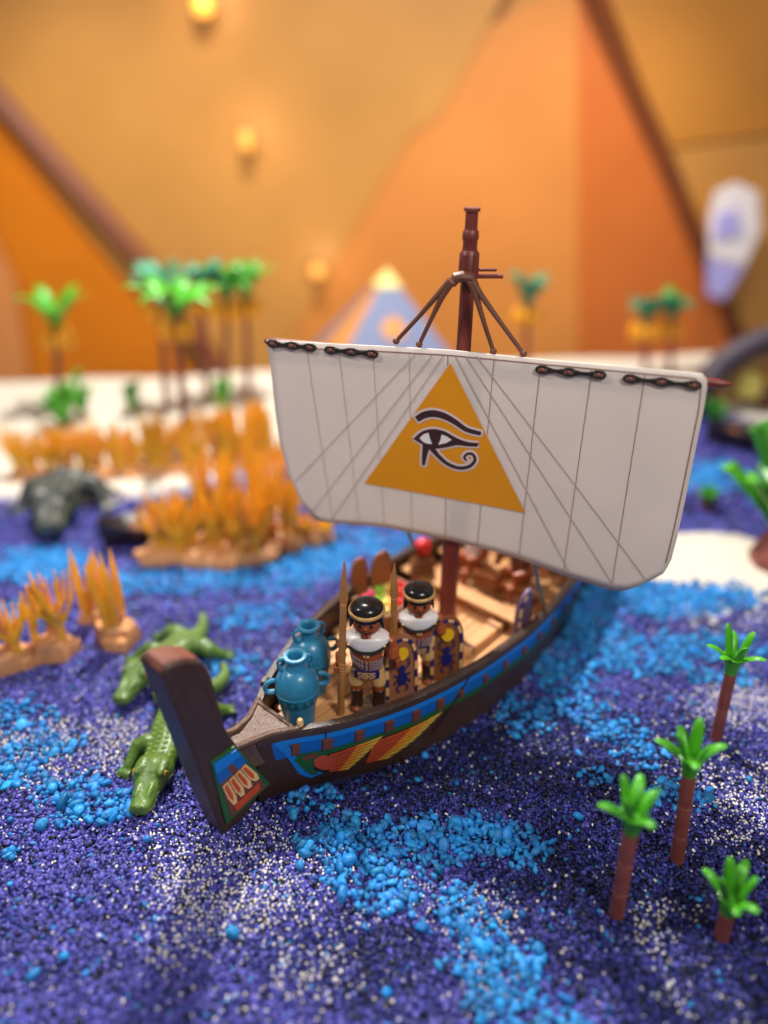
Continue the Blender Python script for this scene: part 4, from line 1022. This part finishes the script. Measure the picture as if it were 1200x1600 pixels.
# straps with bolts
def strap(P):
    A_ = [plane_az(x, y) for x, y in P]
    def ring(mb, a, z, r0, r1, d, ang):
        k = 20; ca, sa = math.cos(ang), math.sin(ang)
        def pt(rr, t, o):
            x = rr*math.cos(t); y = rr*math.sin(t)*.8
            x += math.copysign(.007, x) if abs(x) > 1e-6 else 0
            return SP(a+x*ca-y*sa, z+x*sa+y*ca, o)
        R = [[pt(r0, 2*PI*q/k, SO+.001) for q in range(k)], [pt(r1, 2*PI*q/k, SO+.001) for q in range(k)], [pt(r1, 2*PI*q/k, SO+d) for q in range(k)], [pt(r0, 2*PI*q/k, SO+d) for q in range(k)]]
        mb.grid(R, closeu=True, closev=True)
    ang = math.atan2(A_[-1][1]-A_[0][1], A_[-1][0]-A_[0][0])
    mb = MB()
    for a, z in A_: ring(mb, a, z, .0145, .026, .012, ang)
    for (a0, z0), (a1, z1) in zip(A_, A_[1:]):
        d = Vector((a1-a0, z1-z0)).normalized(); nn = Vector((-d.y, d.x)); R = []
        for s, wv in ((.027, .015), (.05, .0085), (-.05, .0085), (-.027, .015)):
            c = Vector((a0, z0))+d*s if s > 0 else Vector((a1, z1))+d*s
            p, q = c+nn*wv, c-nn*wv
            R.append([SP(p.x, p.y, SO+.001), SP(p.x, p.y, SO+.0115), SP(q.x, q.y, SO+.0115), SP(q.x, q.y, SO+.001)])
        mb.loft(R)
    mb.build('strap', M['strap'], sail, smooth=40, bevel=.0018)
    for a, z in A_:
        c = SP(a, z, SO+.004); MB().ell(c, (.0135, .0135, .0125), 12, 8).build('bolt', M['bolt'], sail)
strap([(848, 577), (889, 581), (936, 585)]); strap([(985, 591), (1034, 596), (1084, 601)])
strap([(428, 536), (458, 539), (486, 542)]); strap([(518, 546), (550, 549), (582, 552)])
ya, yz0 = plane_az(414, 536); yb, yz1 = plane_az(1112, 602)
yl = SP(ya, yz0, -.035); yr = SP(yb, yz1, -.035)
yd = (yr-yl).normalized()
MB().tube([yl-yd*.015, yl, yl+yd*.05, yr-yd*.02, yr, yr+yd*.03, yr+yd*.075, yr+yd*.085], [.012, .018, .02, .02, .021, .019, .009, .003], n=14).build('yard', M['mast'], ship)
# sheets from the sail foot down to the deck
for (px, py), (u, v) in (((633, 838), (.35, -.45)), ((829, 890), (.42, .46))):
    a = sp(px, py, -.01)
    MB().tube([a, SL(u, v, ZR)], .012, n=8).build('sheet_pole', M['teal'], ship)

# ------------------------------------------------------------------ vases
def vase(loc, rz, lb):
    t = thing('water_jar', lb, 'jar', loc, rz, 'blue jars on the deck')
    MB().lathe([(.072, 0), (.078, .006), (.082, .06), (.094, .15), (.102, .205), (.109, .212), (.109, .222), (.100, .226)], 36).build('lower_body', M['vase'], t)
    MB().lathe([(.106, .222), (.108, .245), (.103, .28), (.088, .315), (.066, .338), (.05, .346), (.045, .356), (.043, .385), (.046, .402), (.057, .408), (.060, .416), (.057, .424), (.040, .424), (.033, .415), (.031, .37), (.02, .36)], 36).build('upper_body', M['vase'], t)
    mb = MB(); mb.lathe([(.0955, .158), (.0985, .160), (.1025, .202), (.101, .204)], 36, caps=False); mb.build('relief_band', M['vaseband'], t)
    for k in range(16):
        a = 2*PI*k/16; c = lambda z, d, r: Vector((r*math.cos(a+d), r*math.sin(a+d), z))
        MB().prism([c(.163, 0, .0965), c(.199, -.15, .1005), c(.199, .15, .1005)], Vector((math.cos(a), math.sin(a), 0))*.004).build('relief_triangle', M['vase'], t, smooth=0)
    for s in (-1, 1):
        MB().tube([(s*.10, 0, .222), (s*.135, 0, .215), (s*.158, 0, .228), (s*.160, 0, .262), (s*.145, 0, .283), (s*.097, 0, .292)], [.016, .016, .016, .016, .015, .014], n=10).build('side_handle', M['vase'], t, subsurf=1)
        MB().tube([(s*.052, 0, .412), (s*.075, 0, .412), (s*.088, 0, .395), (s*.084, 0, .365), (s*.066, 0, .335)], [.012, .012, .012, .012, .013], n=10).build('neck_handle', M['vase'], t, subsurf=1)
    return t
vp = atz(468, 1126, ZD); vp2 = atz(488, 1076, ZD)
vase(vp, math.radians(14), 'front blue two handled jar, nearest the bow post')
vase(vp2, math.radians(30), 'rear blue two handled jar, behind the front jar')

# ------------------------------------------------------------------ guards
def guard(loc, rz, lb, sc_=.92):
    t = thing('toy_guard', lb, 'toy figure', loc, rz, 'toy guards on the deck', s=sc_)
    k = MB()
    # legs
    for s in (-1, 1):
        k.tube([(s*.062, 0, .01), (s*.060, 0, .12), (s*.055, 0, .2), (s*.046, 0, .28)], [.03, .032, .036, .042], n=12)
    # torso
    tor = [(.255, .078, .05), (.29, .082, .054), (.34, .08, .056), (.42, .09, .06), (.475, .1, .062), (.505, .088, .056), (.52, .05, .045)]
    k.loft([[(x*math.copysign(abs(math.cos(a))**.75, math.cos(a)), y*math.copysign(abs(math.sin(a))**.75, math.sin(a)), z) for a in [2*PI*q/24 for q in range(24)]] for z, x, y in tor])
    # neck + head
    k.tube([(0, 0, .50), (0, 0, .545)], [.034, .036], n=14)
    k.loft([[(r*math.cos(a), r*.95*math.sin(a)-.004, z) for a in [2*PI*q/24 for q in range(24)]] for z, r in ((.528, .04), (.535, .058), (.55, .070), (.585, .077), (.62, .078), (.65, .073), (.67, .055), (.68, .03))])
    k.ell((0, -.078, .586), (.010, .012, .010), 10, 6)          # small nose
    # arms
    for s in (-1, 1):
        hand = Vector((s*.145, -.085, .335)) if s < 0 else Vector((s*.152, .012, .315))
        k.tube([(s*.088, 0, .478), (s*.122, .004, .462), (s*.138, .004, .41), (s*.142, -.01, .372), (s*.144, (-.04 if s < 0 else .012), .348), (hand.x, hand.y+.03, hand.z)], [.03, .038, .036, .033, .028, .021], n=12)
        # cupped hand: palm, four fingers curled one way and a thumb the other
        c = hand
        for q in range(4):
            z = c.z+.017-.0115*q
            k.tube([(c.x+s*.017, c.y+.018, z), (c.x+s*.024, c.y-.002, z), (c.x+s*.019, c.y-.022, z), (c.x+s*.003, c.y-.029+.0015*q, z)], [.0085, .008, .0075, .0065], n=8)
        k.tube([(c.x-s*.015, c.y+.02, c.z), (c.x-s*.023, c.y, c.z+.004), (c.x-s*.018, c.y-.018, c.z+.006)], [.0095, .009, .007], n=8)
        k.ell((c.x, c.y+.028, c.z), (.022, .014, .024), 10, 6)
    body = k.build('body', M['skin'], t, smooth=180, remesh=.0052)
    # face
    for s in (-1, 1):
        MB().ell((s*.029, -.0735, .602), (.0095, .005, .0135), 10, 6).build('eye', M['black'], t)
        MB().tube([(s*.016, -.074, .622), (s*.030, -.0725, .625), (s*.044, -.065, .620)], .0035, n=6).build('eyebrow', M['hair'], t)
        MB().ell((s*.079, -.002, .596), (.008, .014, .018), 8, 6).build('ear', M['skin'], t)
    MB().tube([(-.03, -.070, .566), (-.015, -.0725, .558), (0, -.0735, .556), (.015, -.0725, .558), (.03, -.070, .566)], .0032, n=6).build('mouth', M['darkp'], t)
    MB().tube([(-.012, -.068, .547), (-.008, -.066, .528), (0, -.062, .524), (.008, -.066, .528), (.012, -.068, .547)], .007, n=8).build('beard_tuft', M['skin'], t)
    # hair
    h = MB(); nh = 40
    R = []
    for z, r in ((.716, .012), (.7145, .035), (.708, .058), (.697, .076), (.684, .086), (.666, .090), (.642, .090)):
        R.append([(r*math.cos(2*PI*q/nh), r*1.0*math.sin(2*PI*q/nh), z) for q in range(nh)])
    lo = []; lo2 = []
    for q in range(nh):
        a = 2*PI*q/nh; fr = max(0, -math.sin(a)); zz = .560 + (.060 if fr > .45 else 0) + .006*(q % 2); rr = .094 if fr <= .45 else .086
        lo.append((rr*math.cos(a), rr*math.sin(a), zz)); lo2.append((rr*.9*math.cos(a), rr*.9*math.sin(a), zz+.004))
    R += [lo, lo2]
    h.loft(R); h.build('hair', M['hair'], t, smooth=50)
    b = MB(); nb = 44
    b.grid([[((.090+.0085*math.cos(ph)*(1+.12*(q % 2)))*math.cos(2*PI*q/nb), (.090+.0085*math.cos(ph)*(1+.12*(q % 2)))*math.sin(2*PI*q/nb), .668-.006+.0125*math.sin(ph)+.005*math.sin(2*PI*q/nb)) for ph in [2*PI*j/10 for j in range(10)]] for q in range(nb)], closeu=True, closev=True)
    b.build('headband', M['gold'], t, smooth=60)
    # white collar with black trim
    def shell(z, a, gx=1.0): # torso surface offset
        x = float(np.interp(z, [q[0] for q in tor], [q[1] for q in tor])); y = float(np.interp(z, [q[0] for q in tor], [q[2] for q in tor]))
        return Vector(((x+gx)*math.copysign(abs(math.cos(a))**.75, math.cos(a)), (y+gx)*math.copysign(abs(math.sin(a))**.75, math.sin(a)), z))
    nq = 48
    def lowz(a): # collar hem: deep in front, shallow at the sides
        f = max(0, -math.sin(a)); return .480 - .048*f**2.0
    c = MB(); rings = []
    for s in range(5):
        ring = []
        for q in range(nq):
            a = 2*PI*q/nq; fr = max(0, -math.sin(a)); ca = abs(math.cos(a))
            if s == 0: p = Vector((.041*math.cos(a), .041*math.sin(a) - .010*fr**8, .524 - .026*fr**8))
            elif s == 1: p = Vector((.112*math.cos(a), .060*math.sin(a), .513 - .016*ca**2 - .004*fr**2))
            elif s == 2: p = Vector((.122*math.cos(a), .066*math.sin(a), .506 - .016*ca**2 - .006*fr**2))
            else:
                z = .500 + (lowz(a)-.500)*(s-2)/2; p = shell(z, a, .0045); p.x *= 1 + .14*ca**2
            ring.append(p)
        rings.append(ring)
    c.grid(rings, closev=True); c.build('collar', M['white'], t, smooth=38, solid=.004, bevel=.0025)
    for (dz, g, m, r, nm) in ((-.010, .005, 'black', .0155, 'collar_trim'), (-.0265, .003, 'gold', .0045, 'collar_piping')):
        P = []
        for q in range(33):
            a = PI + PI*q/32; z = lowz(a)+dz; p = shell(z, a, g); p.x *= 1+.14*abs(math.cos(a))**2; P.append(p)
        MB().tube(P, r, n=8, flat=.8).build(nm, M[m], t)
    for s in (-1, 1): MB().ell(shell(.462, -PI/2+s*.98, .013), .009, 10, 6).build('collar_stud', M['cream'], t)
    MB().box(shell(.402, -PI/2, .010)+Vector((0, 0, .008)), (.034, .012, .032)).build('clasp', M['cream'], t, bevel=.004)
    MB().ell(shell(.402, -PI/2, .017)+Vector((0, 0, .008)), (.006, .003, .009), 8, 6).build('clasp', M['shield'], t)
    # braided chest bands
    for j in range(4):
        for q in range(15):
            a = PI*1.08 + PI*.84*q/14; z = .352-.0165*j + .045*abs(math.cos(a))*(1 if math.cos(a) < 0 else .25)
            p = shell(z, a, .004); tg = Vector((-math.sin(a), math.cos(a), 0))
            tt = (tg + Vector((0, 0, .55*(1 if j % 2 else -1)))).normalized()
            MB().tube([p-tt*.0085, p, p+tt*.0085], [.0035, .0062, .0035], n=6).build('braid', M['braid'], t)
    MB().loft([[shell(z, 2*PI*q/32, .0025) for q in range(32)] for z in (.283, .335)], False).build('chest_wrap', mat('dark plum print', (84, 58, 66), .4, .1), t)
    # kilt trousers
    kb = MB()
    for s in (-1, 1):
        kb.loft([[(s*cx + r*math.cos(a), r*1.05*math.sin(a), z) for a in [2*PI*q/16 for q in range(16)]] for z, cx, r in ((.165, .060, .043), (.21, .056, .046), (.27, .046, .047))])
    kb.loft([[(x*math.copysign(abs(math.cos(a))**.75, math.cos(a)), y*math.copysign(abs(math.sin(a))**.75, math.sin(a)), z) for a in [2*PI*q/24 for q in range(24)]] for z, x, y in ((.235, .088, .054), (.26, .089, .056), (.288, .0885, .059))])
    kb.build('kilt', M['khaki'], t, smooth=180, remesh=.006)
    MB().loft([[shell(z, -PI/2 + aa, .011) for aa in np.linspace(-.78, .78, 14)] + [shell(z, -PI/2 + aa, .004) for aa in np.linspace(.78, -.78, 14)] for z in (.238, .29)]).build('belt', M['navy'], t, smooth=40)
    MB().loft([[shell(z, -PI/2 + aa, .014) for aa in np.linspace(-.42, .42, 8)] + [shell(z, -PI/2 + aa, .009) for aa in np.linspace(.42, -.42, 8)] for z in (.243, .285)]).build('belt_panel', M['gold'], t, smooth=40)
    for r_ in range(3):
        for q in range(6):
            if (r_+q) % 2: MB().ell(shell(.251+.0125*r_, -PI/2-.34+.136*q, .0145), (.005, .003, .0055), 8, 5).build('belt_check', M['navy'], t)
    # boots
    for s in (-1, 1):
        MB().loft([[(s*.062 + x*math.cos(a), y0 + y*math.sin(a), z) for a in [2*PI*q/16 for q in range(16)]] for z, x, y, y0 in ((0, .034, .052, -.018), (.018, .037, .056, -.02), (.045, .035, .042, -.008), (.07, .034, .035, 0), (.125, .037, .037, 0), (.13, .033, .033, 0))]).build('boot', M['boot'], t, smooth=60)
        MB().ell((s*.062, -.055, .020), (.029, .026, .017), 12, 6).build('toe', mat('brown toe skin', (150, 76, 52), .25, .05), t)
    return t
def spear(base, lb, H, lean=0.):
    t = thing('spear', lb, 'spear', base, 0, 'spears held by the guards', ry=lean)
    MB().tube([(0, 0, .002), (0, 0, .18), (0, 0, H*.5), (0, 0, H*.74)], [.019, .0185, .0175, .0165], n=12).build('shaft', M['spear'], t)
    MB().tube([(0, 0, H*.72), (0, 0, H*.77), (0, 0, H*.87), (0, 0, H)], [.012, .022, .016, .003], n=8, flat=.35, up=(0, 1, 0)).build('blade', M['spear'], t)
    for z in (.25, .27, .29, .31, .33): MB().lathe([(.0178, z), (.0205, z+.004), (.0178, z+.008)], 12).build('binding', M['spear'], t)
    return t
def shield(loc, rz, lb, m, rx=0., s=1., prints=True, checks=True):
    t = thing('shield', lb, 'shield', loc, rz, 'painted shields aboard the ship', rx=rx, s=s)
    Hs, Ws = .40, .097
    def out(f, sc_=1.0, y=0.):
        P = []
        for q in range(8): P.append((Ws*sc_, q/8*.22))
        for q in range(17):
            a = PI*q/16; P.append((Ws*sc_*math.cos(a), .22 + (Hs-.22)*sc_**.5*math.sin(a)**.9))
        for q in range(8): P.append((-Ws*sc_, .22-q/8*.22))
        P += [(-Ws*sc_, 0), (-Ws*.5*sc_, -.004), (0, -.006), (Ws*.5*sc_, -.004)]
        return P
    cv = lambda x, y: Vector((x, y + .9*x*x, 0))
    def pt(x, z, y): return Vector((x, y + 2.2*x*x, z))
    mb = MB(); o = out(0); mb.loft([[pt(x*.985, z*.99+.002, .012) for x, z in o], [pt(x, z, .006) for x, z in o], [pt(x, z, -.006) for x, z in o], [pt(x*.97, z*.99+.002, -.012) for x, z in o]])
    body = mb.build('plate', m, t, smooth=40)
    if checks:
        o1, o2 = out(0, .90), out(0, .74)
        nn = len(o1)
        for q in range(0, 33):
            a, b = q, q+1
            f = lambda P, i: pt(P[i][0], P[i][1]*.965+.008, -.0145)
            mb = MB(); mb.prism([f(o1, a), f(o1, b), f(o2, b), f(o2, a)], (0, -.002, 0)); mb.build('border_check', M['cream'] if (q//2) % 2 else M['navy'], t, smooth=0)
    if prints:
        mb = MB(); mb.prism([pt(.034*math.cos(a), .29+.040*math.sin(a), -.0135) for a in np.linspace(0, 2*PI, 24, endpoint=False)], (0, -.002, 0)); mb.build('sun_disc', M['sun'], t, smooth=0)
        b = MB()
        def el(cx, cz, rx_, rz_): b.prism([pt(cx+rx_*math.cos(a), cz+rz_*math.sin(a), -.0135) for a in np.linspace(0, 2*PI, 16, endpoint=False)], (0, -.002, 0))
        el(0, .135, .025, .042); el(0, .190, .018, .016); el(0, .21, .010, .010)
        def leg(P):
            for (x0, z0), (x1, z1) in zip(P, P[1:]):
                d = Vector((x1-x0, z1-z0)).normalized()*.0035; nx, nz = -d.y, d.x
                b.prism([pt(x0+nx, z0+nz, -.0133), pt(x1+nx, z1+nz, -.0133), pt(x1-nx, z1-nz, -.0133), pt(x0-nx, z0-nz, -.0133)], (0, -.002, 0))
        for s_ in (-1, 1):
            leg([(s_*.014, .20), (s_*.034, .205), (s_*.042, .225), (s_*.037, .25), (s_*.022, .265)])
            leg([(s_*.02, .16), (s_*.036, .15), (s_*.042, .165)]); leg([(s_*.022, .13), (s_*.038, .118), (s_*.042, .10)]); leg([(s_*.018, .10), (s_*.03, .08), (s_*.026, .058), (s_*.016, .05)])
        b.build('scarab', M['navy'], t, smooth=0)
    return t
g1 = atz(575, 1101, ZD)
guard(g1, math.radians(-4), 'front toy guard in white collar, nearest to the camera beside the blue jars')
g2 = atz(651, 1060, ZD)
guard(g2, math.radians(4), 'rear toy guard in white collar, standing in front of the mast', .86)
def local(loc, rz, v): return Vector(loc) + rotz(rz) @ Vector(v)
GS = .92
s1 = local(g1, math.radians(-4), (-.1335, -.078, 0)); spear(s1, 'tan spear held by the front guard', .93, .045)
s2 = local(g2, math.radians(4), (-.1335, -.078, 0)); spear(s2, 'tan spear held by the rear guard', .80, 0)
h1 = atz(628, 1090, ZD+.01); shield(h1, math.radians(19), 'brown scarab shield held by the front guard', M['shield'], rx=math.radians(-3))
h2 = atz(697, 1060, ZD+.01); shield(h2, math.radians(10), 'warm brown scarab shield held by the rear guard', M['shield2'], rx=math.radians(-4))

# ------------------------------------------------------------------ cargo and crew further back
def rimshield(px, py, lb, m, rz, s):
    p = atz(px, py, ZR-.05); shield(p, rz, lb, m, rx=0, s=s, prints=False, checks=False)
rimshield(563, 925, 'plain brown pointed shield on the left rail, left of the pair', M['shield2'], .6, .62)
rimshield(598, 925, 'taller plain brown shield on the left rail, right of the pair', M['shield2'], .6, .74)
sh = atz(818, 1000, ZD); shield(sh, math.radians(50), 'violet and yellow bordered shield against the right rail', M['purple'], s=.9, prints=False)
cp0 = SW(-.12, -.27, ZD)
ct = thing('fruit_crate', 'open brown crate full of coloured fruit behind the rear guard', 'crate', cp0, math.atan2(AX.y, AX.x))
for nm, c, d in (('crate_side', (0, .13, .08), (.36, .02, .16)), ('crate_side', (0, -.13, .08), (.36, .02, .16)), ('crate_end', (.17, 0, .08), (.02, .238, .158)), ('crate_end', (-.17, 0, .08), (.02, .238, .158)), ('crate_floor', (0, 0, .1), (.32, .238, .02))):
    MB().box(c, d).build(nm, M['crate'], ct, bevel=.003)
rf = random.Random(3)
names = [('fruit_y', 'pale yellow'), ('magenta', 'magenta'), ('fruit_o', 'orange'), ('fruit_g', 'lime green'), ('red', 'red')]
for i in range(20):
    a, b = i % 5, i//5; m, cn = names[(a*2+b*3) % 5]
    p = cp0 + rotz(math.atan2(AX.y, AX.x)) @ Vector((-.125+.0625*a+rf.uniform(-.008, .008), -.085+.057*b, .138+rf.uniform(0, .018)))
    f = thing('fruit', f'{cn} toy fruit in the {["nearest", "second", "third", "farthest"][b]} row of the open crate', 'fruit', p, group=f'{cn} fruit in the crate')
    MB().lathe([(.004, -.027), (.018, -.024), (.03, -.006), (.03, .008), (.018, .024), (.005, .022)], 14).build('flesh', M[m], f, smooth=60)
    MB().tube([(0, 0, .02), (.003, 0, .036)], .003, n=5).build('stalk', M['brownp'], f)
p = SW(.30, -.36, ZD)
t = thing('cargo_pot', 'brown pot with a red ball lid below the sail', 'pot', p)
MB().lathe([(.06, 0), (.085, .08), (.08, .16), (.05, .2), (.055, .22)], 20).build('pot_body', M['crate'], t)
MB().ell((0, 0, .27), .058, 16, 10).build('ball_lid', M['red'], t)
def seated(loc, rz, lb, cloth):
    t = thing('toy_crewman', lb, 'toy figure', loc, rz, 'toy crew seated under the sail')
    k = MB()
    for s in (-1, 1):
        k.tube([(s*.05, 0, .13), (s*.055, -.10, .13), (s*.055, -.13, .09), (s*.055, -.13, .02), (s*.055, -.16, .015)], [.042, .038, .035, .03, .024], n=10)
        k.tube([(s*.09, 0, .33), (s*.125, -.01, .30), (s*.135, -.05, .22), (s*.10, -.12, .20), (s*.08, -.15, .2)], [.033, .035, .03, .025, .018], n=10)
    k.loft([[(x*math.cos(a), y*math.sin(a), z) for a in [2*PI*q/18 for q in range(18)]] for z, x, y in ((.11, .085, .06), (.22, .088, .06), (.33, .1, .06), (.37, .05, .045))])
    k.tube([(0, 0, .36), (0, 0, .41)], .035, n=12); k.ell((0, 0, .46), (.077, .074, .082), 18, 12); k.ell((0, -.076, .455), .01, 8, 6)
    k.build('body', M['skin'], t, smooth=180, remesh=.007)
    h = MB(); h.loft([[(r*math.cos(a), r*math.sin(a)+.008, z) for a in [2*PI*q/20 for q in range(20)]] for z, r in ((.43, .088), (.49, .092), (.53, .083), (.555, .05), (.56, .015))]); h.build('hair', M['hair'], t)
    MB().loft([[((x+.008)*math.cos(a), (y+.008)*math.sin(a), z) for a in [2*PI*q/18 for q in range(18)]] for z, x, y in ((.13, .086, .06), (.22, .088, .06), (.33, .1, .06), (.375, .05, .045))]).build('tunic', M[cloth], t)
    for s in (-1, 1): MB().ell((s*.028, -.071, .472), (.009, .005, .012), 8, 6).build('eye', M['black'], t)
for (u, v, r, lb, cl) in ((.62, -.16, -1.0, 'seated toy rower in white tunic, just right of the mast foot', 'white'), (.66, .16, -.8, 'seated toy rower in brown tunic under the sail foot', 'brownp'), (1.0, .1, -.9, 'seated toy rower in pale tunic deeper under the sail', 'cream')):
    seated(SW(u, v, ZD), math.radians(-50)+r*.2, lb, cl)
for (u, v, lb) in ((.05, .28, 'long pale timber lying on the deck by the right rail'), (.0, -.02, 'pale timber lying on the deck behind the rear guard')):
    t = thing('timber', lb, 'timber', SW(u, v, ZD), math.atan2(AX.y, AX.x), 'pale timbers on the deck')
    MB().box((0, 0, .025), (.36, .09, .05)).build('beam', M['plank'], t, bevel=.006)
    for s in (-.12, .12): MB().box((s, 0, .028), (.02, .094, .056)).build('lashing', M['rope'], t, bevel=.003)
